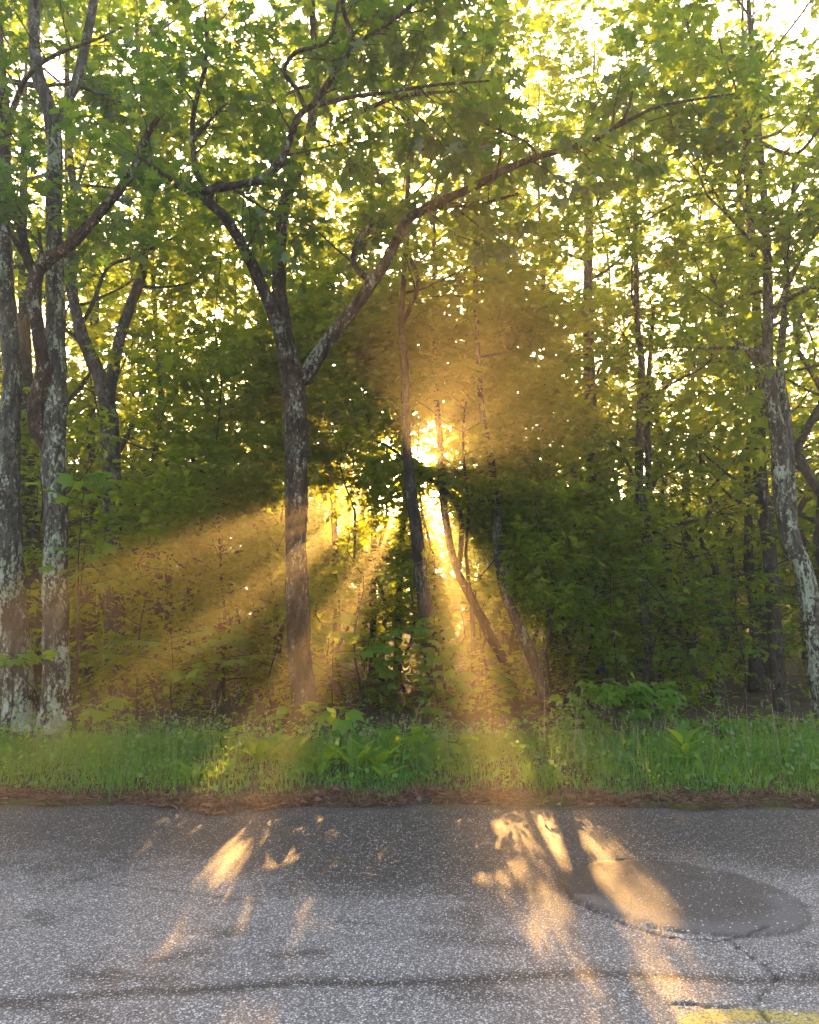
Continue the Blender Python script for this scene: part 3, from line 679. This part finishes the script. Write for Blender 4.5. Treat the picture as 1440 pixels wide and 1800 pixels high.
# further single trunks that can be made out
for sd, pts, Y, lab, bk, H, h0 in [
    (120, [(58, 1240, 34), (55, 1050, 32), (50, 900, 30), (48, 760, 26), (44, 600, 22), (40, 420, 16)], 15.5, 'shaded trunk seen between the two lichen trunks at the left', B_DARK, 15, 5.5),
    (121, [(158, 1210, 18), (160, 1050, 17), (165, 900, 16), (160, 780, 14), (166, 640, 12)], 19.0, 'thin dark trunk left of the forked maple, deeper in the wood', B_FAR, 14, 5),
    (122, [(235, 1190, 13), (237, 1050, 13), (236, 900, 12), (232, 760, 11), (235, 600, 9)], 22.0, 'narrow trunk just right of the forked maple, deeper in the wood', B_FAR, 14, 4.5),
    (123, [(296, 1190, 14), (297, 1040, 14), (300, 880, 13), (312, 770, 12), (308, 640, 10), (314, 540, 8)], 19.5, 'thin trunk left of the big oak behind the layered sapling', B_FAR, 14, 4.5),
    (124, [(392, 1185, 14), (390, 1040, 14), (388, 900, 13), (402, 790, 11), (410, 660, 9)], 20.0, 'slender trunk midway between the forked maple and the big oak', B_FAR, 14, 4.0),
    (125, [(592, 1190, 13), (592, 1060, 12), (588, 930, 11), (582, 830, 10), (566, 720, 9), (568, 600, 8)], 17.0, 'thin trunk just right of the big oak, inside the sunbeam', B_FAR, 13, 5.0),
    (126, [(697, 1200, 13), (701, 1080, 12), (706, 960, 10), (712, 860, 9), (700, 700, 7)], 17.0, 'thin shaded trunk close behind the left side of the sun trunk', B_FAR, 13, 6.0),
    (127, [(1000, 1130, 20), (975, 960, 19), (950, 892, 18), (925, 845, 17), (905, 805, 16), (890, 720, 14), (880, 600, 11)], 19.0, 'brown trunk leaning left at mid height, right of the sun glow', B_FAR, 14, 6.0),
    (128, [(1022, 1220, 13), (1018, 1050, 13), (1012, 900, 13), (1004, 800, 12), (985, 700, 10), (962, 560, 9), (952, 440, 8)], 16.5, 'thin bent trunk just left of the straight brown maple', B_MAPLE, 14, 5.5),
    (129, [(1215, 1200, 15), (1213, 1060, 14), (1210, 960, 14), (1204, 860, 12), (1215, 760, 9)], 18.0, 'short dark forked trunk between the twin maple and the straight dark trunk', B_FAR, 13, 4.0),
    (130, [(1302, 1200, 12), (1290, 1060, 12), (1283, 950, 11), (1270, 850, 10), (1262, 700, 8)], 18.5, 'thin trunk left of the straight dark trunk at the right', B_FAR, 13, 4.0),
    (131, [(450, 1180, 11), (448, 1020, 11), (440, 900, 10), (446, 760, 8)], 23.0, 'slim trunk left of the big oak, far in the wood', B_FAR, 13, 4.0),
    (132, [(486, 1200, 12), (486, 1050, 11), (484, 900, 10), (482, 760, 9), (470, 640, 7)], 16.0, 'thin dark stem hugging the left side of the big oak trunk', B_FAR, 12, 4.4),
    (133, [(642, 1185, 10), (640, 1050, 10), (636, 950, 9), (640, 850, 7)], 22.0, 'slim trunk between the big oak and the sun trunk, glowing in haze', B_FAR, 13, 6.0)]:
    simple_tree(sd, pts, Y, lab, bark=bk, H=H, h0=h0, nl=11 if Y < 18 else 9, Lm=2.8, ln=6, sub=3, sides=10, tpl=L_MID if Y < 18 else L_KITE, mat=M_FAR, rough=.09,
                la=dict(per_m=22, size=.13, clump=.35, spread=.2, droop=.2, tilt=.35))

for sd, px, Y, lab in [(140, 716, 16.0, 'tall maple hidden close behind the sun trunk, its crown above the glow'), (141, 712, 22.0, 'tall maple far behind the sun trunk, its crown filling the gap above the glow'), (142, 655, 18.5, 'tall thin maple between the big oak and the sun trunk with a high crown'), (143, 905, 20.5, 'tall thin maple right of the leaning trunks with a high crown')]:
    simple_tree(sd, ([(768, 1180, 9), (742, 1020, 9), (722, 860, 8), (713, 720, 7), (708, 560, 6), (px, 380, 6)] if sd < 142 else [(px, 1180, 12), (px + 2, 900, 11), (px - 2, 600, 9), (px, 380, 8)]), Y, lab, bark=B_FAR, H=14.5, h0=1.9 + Y * .18 + 1.0, nl=13, Lm=3.0, ln=6, sub=3, sides=10, tpl=L_MID, mat=M_FAR, rough=.09, la=dict(per_m=20, size=.14, clump=.35, spread=.2, droop=.2, tilt=.35))

# --- the forest behind: one proto of each kind copied, and trees by the sun line grown one by one
def far_tree(seed, x, y, H, label, nl, Lm, ln, sub, h0, per_m, size, tpl, group, rs=1.0):
    B = Builder(seed); z = gz(x, y); n = 8; B.lite = y > 17; B.clumpy = group in (GR_FAR, GR_UND)
    P = np.array([[x + B.r.normal(0, .10) * (i > 0) + .02 * i * B.r.normal(), y + B.r.normal(0, .08) * (i > 0), z - .05 + H * i / n] for i in range(n + 1)])
    r = rs * (.07 + .09 * B.r.random()) * np.linspace(1, .15, n + 1)
    P2, r2 = resample(P, r, .5); r2 = r2 * (1 + .4 * np.exp(-(P2[:, 2] - z) / .25)); B.trunk.append(tube(P2, r2, 8))
    rt = thing('maple_tree', label, 'tree', P[0], group)
    crown_on(B, P2, r2, h0, H, nl, Lm, ln, sub)
    finish(rt, P[0], B, tpl, 'mid', M_FAR, dict(per_m=per_m, size=size, clump=.3, spread=.25, droop=.15, tilt=.35), B_FAR)
    return rt
MARKS = [(20, 'trunk at the left edge'), (97, 'pale lichen trunk'), (200, 'forked maple'), (522, 'big oak'), (742, 'sun trunk'), (900, 'leaning trunks'), (1052, 'straight brown maple'), (1134, 'twin stemmed maple'), (1358, 'straight dark trunk'), (1425, 'crooked lichen trunk')]
def where(x, y):
    px = to_px(np.array([x, y, 1.6]))[0]; d, nm = min(((px - m, n_) for m, n_ in MARKS), key=lambda c: abs(c[0]))
    return ('straight behind the ' if abs(d) < 28 else 'to the left of the ' if d < 0 else 'to the right of the ') + nm
def far_label(x, y): return ('slender forest tree ' if y < 30 else 'distant thin forest tree ' if y < 45 else 'farthest hazy forest tree ') + where(x, y)
def und_label(x, y): return ('low layered understorey maple close in, ' if y < 17.5 else 'low layered understorey maple, ' if y < 26 else 'remote low understorey maple, ') + where(x, y)
def copy_tree(o, loc, rot, scl, label):
    c = o.copy(); COL.objects.link(c); c.location = loc; c.rotation_euler = (0, 0, rot); c.scale = (scl,) * 3; c['label'] = label
    for ch in o.children:
        d = ch.copy(); COL.objects.link(d); d.parent = c
    return c
GR_FAR = 'trees deep in the forest'; GR_UND = 'understorey maples'
def sun_screen_maples():
    for i, (x, y, H, h0) in enumerate([(-3.1, 13.4, 8.5, 2.2), (-2.25, 15.2, 9, 2.6), (-1.05, 13.9, 8.5, 3.0), (-.55, 16.2, 9, 2.2), (.42, 15.0, 9, 2.4), (1.0, 13.2, 8.5, 3.2), (1.75, 14.6, 9, 2.2)]):  # dense maples added to screen the sun between the beam gaps
        placed.append((x, y)); far_tree(700 + i, x, y, H if abs(x) > 2.4 else 6.4, ['', 'slim '][i % 2] + 'young maple with dense drooping sprays added to edge the beams, ' + where(x, y), 22 if abs(x) < 2.4 else 17, 1.7, 6, 2, h0, 25, .155, L_MID, 'young maples added to edge the sunbeams', .38)
    for i, (x, y) in enumerate([(-2.5, 18.6), (-1.75, 20.2), (-1.0, 18.2), (-.3, 20.6), (.35, 18.8), (.95, 20.4), (1.6, 18.4), (2.3, 20.0)]):  # saplings added farther back to stop sun leaking onto the road
        placed.append((x, y)); far_tree(720 + i, x, y, 4.3, ['bushy', 'rounded'][i % 2] + ' sapling added to block stray sun, ' + where(x, y), 15, 1.2, 5, 2, .9, 22, .16, L_KITE, 'saplings added to block stray sun', .2)
    for i, x in enumerate([-4.0, -3.0, -2.1, -1.35, -.75, .0, .75, 1.4, 2.1, 2.9, 3.8]):  # shrubs added to block the sun below the maple crowns
        y = [12.4, 13.6, 12.9, 14.3][i % 4]; placed.append((x, y))
        far_tree(740 + i, x, y, 2.9 + .4 * (i % 3), ['leafy', 'broad', 'sparse topped'][i % 3] + ' low maple shrub added to block low sun, ' + where(x, y), 11, 1.0, 5, 3, .35, 24, .125, L_MID, 'low maple shrubs added to block low sun', .2)
LAB_FAR = 'slender dark forest tree deep in the wood behind the edge trees'; GR_FAR = 'trees deep in the forest'
LAB_UND = 'thin understorey maple with flat layered foliage inside the forest'; GR_UND = 'understorey maples'
placed = []
def free(x, y, d):
    for a, b in placed:
        if (x - a) ** 2 + (y - b) ** 2 < d * d: return False
    placed.append((x, y)); return True
sun_screen_maples()
protos, uprotos = [], []
seed = 300
fr = np.random.default_rng(5)
tries = 0; nfar = 0
while nfar < 120 and tries < 6000:
    tries += 1
    y = 17 + 45 * fr.random() ** .9; x = (fr.random() - .5) * 2 * (.56 * y + 3)
    col_ = np.array([(x, y, .2 * k) for k in range(70)])
    if in_spot(col_).any() or in_gap(col_).sum() > 2: continue
    if not free(x, y, 2.3 if y < 35 else 3.0): continue
    nfar += 1; seed += 1
    corridor = abs(x - y * S[0] / S[1]) < 5.6
    big = fr.random()
    if corridor or len(protos) < 6:
        o = far_tree(seed, x, y, 12 + 5 * big, far_label(x, y), 15 if y > 28 else 17, 2.9, 6, 2, 1.6 + 2.2 * fr.random(), 22 if y < 30 else 17, .15 if y < 30 else .19, L_KITE, GR_FAR)
        if not corridor: protos.append(o)
    else:
        copy_tree(protos[nfar % len(protos)], (x, y, gz(x, y)), fr.random() * 6.28, .85 + .35 * big, far_label(x, y))
tries = 0; nund = 0
while nund < 130 and tries < 6000:
    tries += 1
    y = 13.2 + 26 * fr.random() ** 1.2; x = (fr.random() - .5) * 2 * (.54 * y + 2)
    px_ = to_px(np.array([x, y, 1.0]))[0]
    if abs(px_ - 760) < 120 and y < 17: continue
    if (abs(px_ - 1045) < 75 and y < 16) or (abs(px_ - 1132) < 65 and y < 14) or (abs(px_ - 1350) < 60 and y < 14) or (abs(px_ - 200) < 50 and y < 14): continue
    col_ = np.array([(x, y, .2 * k) for k in range(35)])
    if in_spot(col_).any() or in_gap(col_).sum() > 0: continue
    if not free(x, y, 1.1): continue
    nund += 1; seed += 1
    corridor = abs(x - y * S[0] / S[1]) < 4.4
    if corridor or len(uprotos) < 6:
        o = far_tree(seed, x, y, 3.5 + 4.5 * fr.random(), und_label(x, y), 13, 2.1, 5, 2, .7, 20, .15, L_MID if y < 20 else L_KITE, GR_UND)
        if not corridor: uprotos.append(o)
    else:
        copy_tree(uprotos[nund % len(uprotos)], (x, y, gz(x, y)), fr.random() * 6.28, .8 + .5 * fr.random(), und_label(x, y))

# the wood beyond, which reads as one mass of leaves
n = 110000
y = 50 + 32 * fr.random(n); x = (fr.random(n) - .5) * 2 * (.6 * y + 4); zt = 10.5 + 2.5 * np.sin(x * .31) + 1.5 * np.sin(x * .83 + y * .2)
z = zt * fr.random(n) ** 1.15 + .3
P_ = np.stack([x, y, z], -1)
lump = np.sin(x * 1.3 + y * .7) + np.sin(z * 1.9 + x * .6) + np.sin(y * 1.1 - z * .8)
k = (lump > -.1) & ~in_gap(P_); P_ = P_[k]; n = len(P_)
f_ = fr.normal(0, 1, (n, 3)); f_[:, 2] = f_[:, 2] * .4 - .2
V, F = leaves_np(L_KITE, P_, f_, fr.normal(0, .45, (n, 3)) + [0, 0, 1], .36 + .24 * fr.random(n))
link('distant_wood', mesh_np('distant_wood', V, F, M_FAR, False, {'tint': np.repeat(fr.random(n), 4)}), kind='stuff', label='distant leafy wood closing the view between the trunks', category='wood')

# ------------------------------------------------------------------ saplings and plants of the verge
def sapling(seed, px, py, Y, hgt, label, name='maple_sapling', cat='sapling', tpl=L_STRIPED, key='striped', mat=None, size=.16, spots=None, n_br=5, leaves_per=5, L=.5, droop=.25, up=.1, group='saplings along the verge', bias=(0, 0), tilt=.3):
    """small plant: stem, side shoots, each leaf a part. (px,py) = top"""
    B = Builder(seed); p1 = at(px, py, Y); b = np.array([p1[0] + B.r.normal(0, .05), Y, gz(p1[0], Y)]); h = p1[2] - b[2]
    P = np.array([b, b + (p1 - b) * .35 + B.r.normal(0, .02, 3), b + (p1 - b) * .7 + B.r.normal(0, .025, 3), p1]); Pr = resample(P, np.linspace(.005 + .004 * h, .003, 4), .08)
    rt = thing(name, label, cat, b, group)
    V, F = tube(Pr[0], Pr[1], 6); link('stem', mesh_np('stem', V - b, F, B_DARK, True), rt)
    pos, fwd = [], []
    for i in range(n_br):
        f = 1 - hgt * (i / max(1, n_br - 1)) if n_br > 1 else 1
        p = b + (p1 - b) * f; a = i * 2.4 + B.r.random() * 1.2
        d = np.array([math.cos(a) + bias[0], .7 * math.sin(a) + bias[1], up]); Q = B.curve(p, d, L * (.6 + .6 * B.r.random()) * (.6 + .6 * (1 - f) / max(hgt, .01)), 4, .02, .12)
        B.twigs.append(tube(Q, np.linspace(.004, .002, 5), 4, cap=False))
        for k in range(leaves_per):
            t = 1 - k / leaves_per * .85; x = t * 4; j = min(int(x), 3); pp = Q[j] + (Q[j + 1] - Q[j]) * (x - j)
            T = Q[j + 1] - Q[j]; T = T / np.linalg.norm(T); sd_ = np.cross(T, [0, 0, 1.0]) * (1 if k % 2 else -1) * (0 if k == 0 else 1.0)
            dd = T * .8 + sd_ + B.r.normal(0, .2, 3); dd[2] -= droop
            pos.append(pp + sd_ * .03); fwd.append(dd)
    V, F = join(B.twigs); link('twigs', mesh_np('twigs', V - b, F, B_DARK), rt, kind='stuff')
    pos = np.array(pos); fwd = np.array(fwd)
    k = ~in_spot(pos); pos, fwd = pos[k], fwd[k]; n = len(pos)
    nrm = B.r.normal(0, tilt, (n, 3)) + np.array([0, -.25, 1.0])
    sz = size * (.7 + .5 * B.r.random(n)); tn = B.r.random(n)
    v = view_size(pos, sz); o = np.argsort(-v)[:300]
    place_leaves(rt, b, key, tpl, mat or M_SEED, pos[o], fwd[o], nrm[o], sz[o], tn[o])
    return rt
sapling(501, 605, 1252, 8.6, .30, 'bright seedling with big drooping lobed leaves in front of the big oak', 'maple_seedling', 'seedling', size=.19, n_br=4, leaves_per=2, L=.20, droop=.75, up=.2)
sapling(502, 392, 1282, 8.5, .35, 'sunlit rounded seedling in the grass, left of the big oak', 'maple_seedling', 'seedling', size=.10, n_br=8, leaves_per=4, L=.34, droop=.35, up=.15)
sapling(503, 708, 1288, 8.4, .25, 'small lobed seedling with flat leaves, right of the drooping seedling', 'maple_seedling', 'seedling', size=.17, n_br=4, leaves_per=2, L=.18, droop=.3)
sapling(504, 803, 1302, 8.3, .30, 'small seedling with four broad leaves at the foot of the sun trunk', 'maple_seedling', 'seedling', size=.19, n_br=4, leaves_per=2, L=.18, droop=.4)
sapling(505, 1110, 1338, 7.9, .2, 'low plant with two large pale leaves in the grass below the bush', 'broadleaf_plant', 'plant', size=.24, n_br=2, leaves_per=2, L=.14, droop=.15)
sapling(506, 180, 1238, 9.4, .5, 'leafy seedling right beside the pale lichen trunk', 'maple_seedling', 'seedling', size=.17, n_br=6, leaves_per=3, L=.32, droop=.3, mat=M_MAPLE)
sapling(507, 22, 1150, 9.6, .12, 'sapling with large lobed leaves in front of the trunk at the left edge', size=.18, n_br=5, leaves_per=5, L=.34, droop=.45)
sapling(508, 300, 1120, 11.2, .55, 'layered sapling spreading flat over the dark ground left of the big oak', size=.20, n_br=9, leaves_per=7, L=1.0, droop=.25, mat=M_MAPLE)
sapling(509, 395, 1100, 12.0, .5, 'thin spreading sapling directly left of the big oak foot', size=.19, n_br=8, leaves_per=6, L=.9, droop=.2, mat=M_MAPLE)
sapling(510, 585, 1085, 11.2, .6, 'hazy sapling with broad layered leaves right of the big oak foot', size=.20, n_br=10, leaves_per=6, L=.8, droop=.25, mat=M_MAPLE)
sapling(511, 650, 1120, 11.6, .6, 'sunlit sapling with yellow green leaves left of the sun trunk', size=.17, n_br=11, leaves_per=6, L=.75, droop=.25, mat=M_MAPLE)
sapling(512, 765, 1080, 11.5, .9, 'leafy sapling climbing in front of the sun trunk foot', size=.17, n_br=26, leaves_per=5, L=.34, droop=.5, mat=M_MAPLE)
sapling(513, 855, 1180, 11.6, .75, 'glowing sapling in the sunbeam right of the sun trunk', size=.18, n_br=10, leaves_per=5, L=.6, droop=.35, mat=M_MAPLE)
sapling(514, 1085, 1215, 9.6, .72, 'dense bushy young maple at the right with a mound of lobed leaves', 'maple_bush', 'bush', tpl=L_MAPLE, key='seedmaple', size=.15, n_br=26, leaves_per=8, L=.58, droop=.5, up=.25)
sapling(515, 1150, 1205, 9.8, .6, 'taller shoot of young maple at the right side of the bush', 'maple_bush', 'bush', tpl=L_MAPLE, key='seedmaple', size=.14, n_br=14, leaves_per=6, L=.36, droop=.5, up=.2)
sapling(516, 1020, 1262, 9.5, .6, 'lower leafy mound at the left side of the bush', 'maple_bush', 'bush', tpl=L_MAPLE, key='seedmaple', size=.13, n_br=16, leaves_per=6, L=.40, droop=.45, up=.2, mat=M_MAPLE)
sapling(517, 150, 835, 9.9, .10, 'tall whip of a sapling with big leaves beside the pale trunk', size=.18, n_br=5, leaves_per=4, L=.40, droop=.35, mat=M_MAPLE)
sapling(518, 150, 955, 10.0, .22, 'sapling top with drooping leaves between the pale trunk and the forked maple', size=.17, n_br=6, leaves_per=5, L=.36, droop=.4, mat=M_MAPLE)
sapling(519, 1250, 1270, 9.8, .6, 'dark leafy seedling behind the tall grass at the right', 'maple_seedling', 'seedling', size=.15, n_br=10, leaves_per=5, L=.5, droop=.3, mat=M_MAPLE)
sapling(520, 1370, 1275, 10.2, .6, 'dark seedling patch below the straight dark trunk at the right', 'maple_seedling', 'seedling', size=.14, n_br=10, leaves_per=5, L=.5, droop=.3, mat=M_MAPLE)
sapling(521, 1075, 985, 12.2, .35, 'spreading maple branchlets level with the trunks at the right', tpl=L_MAPLE, key='seedmapled', size=.13, n_br=16, leaves_per=9, L=1.2, droop=.3, mat=M_MAPLE)
sapling(522, 1300, 1010, 12.6, .6, 'tall shaded sapling right of the twin maple', tpl=L_MAPLE, key='seedmapled', size=.13, n_br=22, leaves_per=9, L=1.1, droop=.3, mat=M_MAPLE)
sapling(523, 1195, 1060, 12.8, .7, 'shaded sapling just right of the twin maple foot', tpl=L_MAPLE, key='seedmapled', size=.12, n_br=20, leaves_per=9, L=1.0, droop=.3, mat=M_MAPLE)
sapling(524, 520, 1240, 10.0, .5, 'small leafy seedling at the foot of the big oak', 'maple_seedling', 'seedling', size=.15, n_br=7, leaves_per=4, L=.4, droop=.3, mat=M_MAPLE)

def rosette(seed, px, py, Y, n, size, label, mat=None, tall=.0, name='broadleaf_plant', group='broad leaved plants in the grass'):
    B = Builder(seed); p = at(px, py, Y); b = np.array([p[0], Y, gz(p[0], Y)]); rt = thing(name, label, 'plant', b, group)
    pos, fwd, nrm = [], [], []
    for i in range(n):
        a = i * 2.4 + B.r.random(); f = i / n
        pos.append(b + np.array([.03 * math.cos(a), .03 * math.sin(a), .02 + tall * f])); d = np.array([math.cos(a), math.sin(a), 1.1 + 1.2 * B.r.random()]); fwd.append(d); nrm.append(np.array([-math.cos(a), -math.sin(a), .9]))
    if tall > 0:
        V, F = tube(np.array([b, b + [0, 0, tall]]), np.array([.008, .005]), 6); link('stem', mesh_np('stem', V - b, F, M_SEED if False else B_DARK, True), rt)
    place_leaves(rt, b, 'lance', L_LANCE, M_SEED, np.array(pos), np.array(fwd), np.array(nrm), size * (.7 + .5 * B.r.random(n)), B.r.random(n))
rosette(601, 1205, 1360, 7.9, 14, .26, 'pale green plant with long pointed leaves at the right, out of the grass', tall=.28)
for i, (px, Y, n, s, lab) in enumerate([(460, 8.1, 6, .34, 'tall pointed leaves standing left of the drooping seedling'), (508, 8.2, 6, .30, 'broad leaf clump below the big oak foot'), (565, 8.1, 7, .32, 'broad leaf clump just left of the drooping seedling'),
        (625, 7.9, 7, .32, 'broad leaf clump right under the drooping seedling'), (665, 8.0, 7, .30, 'broad leaf clump between the drooping and the flat seedling'), (560, 7.7, 6, .22, 'small broad leaf clump near the road below the big oak'), (675, 7.6, 6, .22, 'small broad leaf clump near the road below the flat seedling'), (340, 7.6, 5, .24, 'small broad leaf clump in the sunlit grass patch')]):
    rosette(610 + i, px, 1320, Y, n, s, lab)

# ------------------------------------------------------------------ grass, tall stalks, litter
def blades(name, n, xr, yf, hf, wd, mat, lean=.35, segs=3, tintf=None, seedh=0.0, parent=None):
    x = xr[0] + (xr[1] - xr[0]) * rng.random(n); y = yf(x, n); z = ground_z(x, y) - .01
    h = hf(x, y, n)
    for _ in range(2): h = np.where(in_spot(np.stack([x, y, z + h * .8], -1)) & (rng.random(n) < .85), h * .6, h)
    a = rng.random(n) * 6.283; l = h * lean * (.2 + rng.random(n) ** 1.5); wv = wd * (.6 + .8 * rng.random(n))
    dx, dy = np.cos(a) * l, np.sin(a) * l; b = rng.random(n) * 3.14; wx, wy = np.cos(b) * wv, np.sin(b) * wv
    rows = []
    for k in range(segs):
        t = k / segs; c = t * t; ww = (1 - t ** 1.6) * .5 + .06
        for sgn in (-1, 1): rows.append(np.stack([x + dx * c + sgn * wx * ww, y + dy * c + sgn * wy * ww, z + h * (t - .25 * c * (l / h))], -1))
    rows.append(np.stack([x + dx, y + dy, z + h * (1 - .25 * l / h)], -1))
    V = np.stack(rows, 1).reshape(-1, 3); kv = 2 * segs + 1; F = []
    for k in range(segs - 1): F += [(2 * k, 2 * k + 1, 2 * k + 3), (2 * k, 2 * k + 3, 2 * k + 2)]
    F += [(2 * segs - 2, 2 * segs - 1, 2 * segs)]
    F = (np.array(F)[None] + (np.arange(n) * kv)[:, None, None]).reshape(-1, 3)
    tn = np.repeat(np.clip(rng.normal(.45, .25, n) + .3 * np.sin(x * 2.1 + 1.5 * y) * np.sin(x * .9 - y * 2.2), 0, 1), kv)
    tips = rows[-1], np.stack([dx, dy, h * .9], -1)
    return mesh_np(name, V, F, mat, False, {'tint': tn}), tips
def clumpy(n, y0, y1):
    def f(x, k):
        e = edge_y(x); u = rng.random(k) ** .85
        return e + y0 - .05 + .09 * np.sin(x * 3.3) + .08 * np.sin(x * 8.1 + 1) + .06 * np.sin(x * 19 + 2) - .14 * (rng.random(k) < .04) + u * (y1 - y0)
    return f
def hshort(x, y, n):
    d = y - edge_y(x); 
    cl = .5 + .5 * np.sin(x * 2.7 + 1) * np.sin(y * 3.1 + x) + .35 * np.sin(x * 7.3 + y * 2) * np.sin(y * 6.1 - x * 3)
    return (.06 + .10 * np.clip(d / .6, 0, 1)) * (.4 + .8 * rng.random(n)) * (.75 + .65 * np.clip(cl, 0, 1.3))
me, _ = blades('grass', 44000, (-7.5, 7.5), clumpy(0, .20, 2.6), hshort, .0075, M_GRASS, .95)
link('grass', me, kind='stuff', label='dense green grass of the verge along the road', category='grass')
def htall(x, y, n): return (.16 + .24 * rng.random(n)) * (.7 + .5 * np.abs(np.sin(x * 1.3 + 2)))
me, _ = blades('tall_grass', 3400, (-7.5, 7.5), clumpy(0, .5, 2.6), htall, .006, M_GRASS, .38, 4)
link('tall_grass', me, kind='stuff', label='taller upright grass blades at the back of the verge', category='grass')
def hstalk(x, y, n): return .38 + .42 * rng.random(n) ** 1.4
me, tips = blades('grass_stalks', 330, (-6.5, 6.5), clumpy(0, .5, 2.2), hstalk, .0042, M_STRAW, .32, 4)
gs = link('grass_stalks', me, kind='stuff', label='pale dry stalks with seed heads above the grass', category='grass')
tp, td = tips; nn = len(tp); rep = 14
td = td / np.linalg.norm(td, axis=1)[:, None]
pp = np.repeat(tp, rep, 0) - np.repeat(td, rep, 0) * (rng.random(nn * rep) * .10)[:, None]
ff = np.repeat(td, rep, 0) * 1.2 + rng.normal(0, .55, (nn * rep, 3))
V, F = leaves_np(L_KITE, pp + rng.normal(0, .004, pp.shape), ff, rng.normal(0, 1, ff.shape), .007 + .011 * rng.random(nn * rep))
link('seed_heads', mesh_np('seed_heads', V, F, M_STRAW, False, {'tint': np.repeat(rng.random(nn * rep), 4)}), gs, kind='stuff')
# low weeds: many small leaves at grass height
n = 9000; x = (rng.random(n) - .5) * 14; y = edge_y(x) + .3 + 2.9 * rng.random(n)
z = ground_z(x, y) + .03 + .20 * rng.random(n) * np.clip((y - edge_y(x)) / .7, .3, 1)
f = rng.normal(0, 1, (n, 3)); f[:, 2] *= .4
V, F = leaves_np(L_KITE, np.stack([x, y, z], -1), f, rng.normal(0, .45, (n, 3)) + [0, -.2, 1], .025 + .05 * rng.random(n) ** 2)
link('low_weeds', mesh_np('low_weeds', V, F, M_GRASS, False, {'tint': np.repeat(rng.random(n), 4)}), kind='stuff', label='small leaved weeds mixed into the grass', category='weeds')
# forest floor seedlings as ground cover
n = 11000; x = (rng.random(n) - .5) * 34; y = 10.2 + 18 * rng.random(n) ** 1.3; cl = np.sin(x * 1.9 + y) * np.sin(y * 1.3 - x * .6)
k = cl > -.15; x, y = x[k], y[k]; n = len(x)
z = ground_z(x, y) + .04 + .35 * rng.random(n) ** 1.4
k = ~in_spot(np.stack([x, y, z], -1)); x, y, z = x[k], y[k], z[k]; n = len(x)
f = rng.normal(0, 1, (n, 3)); f[:, 2] = f[:, 2] * .3 - .2
V, F = leaves_np(L_MID, np.stack([x, y, z], -1), f, rng.normal(0, .35, (n, 3)) + [0, -.2, 1], .06 + .07 * rng.random(n))
link('ground_cover', mesh_np('ground_cover', V, F, M_MAPLE, False, {'tint': np.repeat(rng.random(n), len(L_MID[0]))}), kind='stuff', label='low leafy ground cover on the forest floor', category='ground cover')
# needles and dead leaves along the road edge
n = 15000; x = (rng.random(n) - .5) * 13; y = edge_y(x) + rng.normal(.13, .09, n) + .05 * np.sin(x * 7) + .04 * np.sin(x * 17)
z = np.maximum(ground_z(x, y), np.where(y < edge_y(x), .0, -1)) + .006 + .02 * rng.random(n)
f = rng.normal(0, 1, (n, 3)); f[:, 1] *= .6; f[:, 2] *= .18
LN = (np.array([(-.05, 0, 0), (.05, 0, 0), (.04, .5, .06), (-.04, .5, .06), (0, 1, 0)], float), np.array([(0, 1, 2), (0, 2, 3), (3, 2, 4)]))
V, F = leaves_np(LN, np.stack([x, y, z], -1), f, rng.normal(0, .4, (n, 3)) + [0, 0, 1], .03 + .06 * rng.random(n))
ob = link('leaf_litter', mesh_np('leaf_litter', V, F, M_LITTER, False, {'tint': np.repeat(rng.random(n), 5)}), kind='stuff', label='strip of brown needles and leaf litter along the road edge', category='leaf litter')
n = 160; x = (rng.random(n) - .5) * 12; y = edge_y(x) + rng.normal(.16, .14, n); z = np.maximum(ground_z(x, y), 0) + .02
f = rng.normal(0, 1, (n, 3)); f[:, 2] *= .15
V, F = leaves_np(L_MID, np.stack([x, y, z], -1), f, rng.normal(0, .4, (n, 3)) + [0, 0, 1], .03 + .045 * rng.random(n))
link('dead_leaves', mesh_np('dead_leaves', V, F, M_LITTER, False, {'tint': np.repeat(.5 + .5 * rng.random(n), len(L_MID[0]))}), ob, kind='stuff')

# ------------------------------------------------------------------ haze
hx, hy0, hy1, hz0, hz1 = 88.0, -73.0, 88.0, -1.2, 24.0
V = np.array([(x, y, z) for x in (-hx, hx) for y in (hy0, hy1) for z in (hz0, hz1)])
F = np.array([(0, 1, 3, 2), (4, 6, 7, 5), (0, 4, 5, 1), (2, 3, 7, 6), (0, 2, 6, 4), (1, 5, 7, 3)])
m, t, out = new_mat('morning_haze'); q = N(t)
pv = q.n('ShaderNodeVolumePrincipled', {'Color': rgb(.98, .89, .68), 'Density': HAZE_DENSITY, 'Anisotropy': HAZE_G})
t.links.new(pv.outputs[0], out.inputs['Volume'])
link('haze', mesh_np('haze', V, F, m), kind='stuff', label='thin warm morning haze filling the forest air', category='haze')
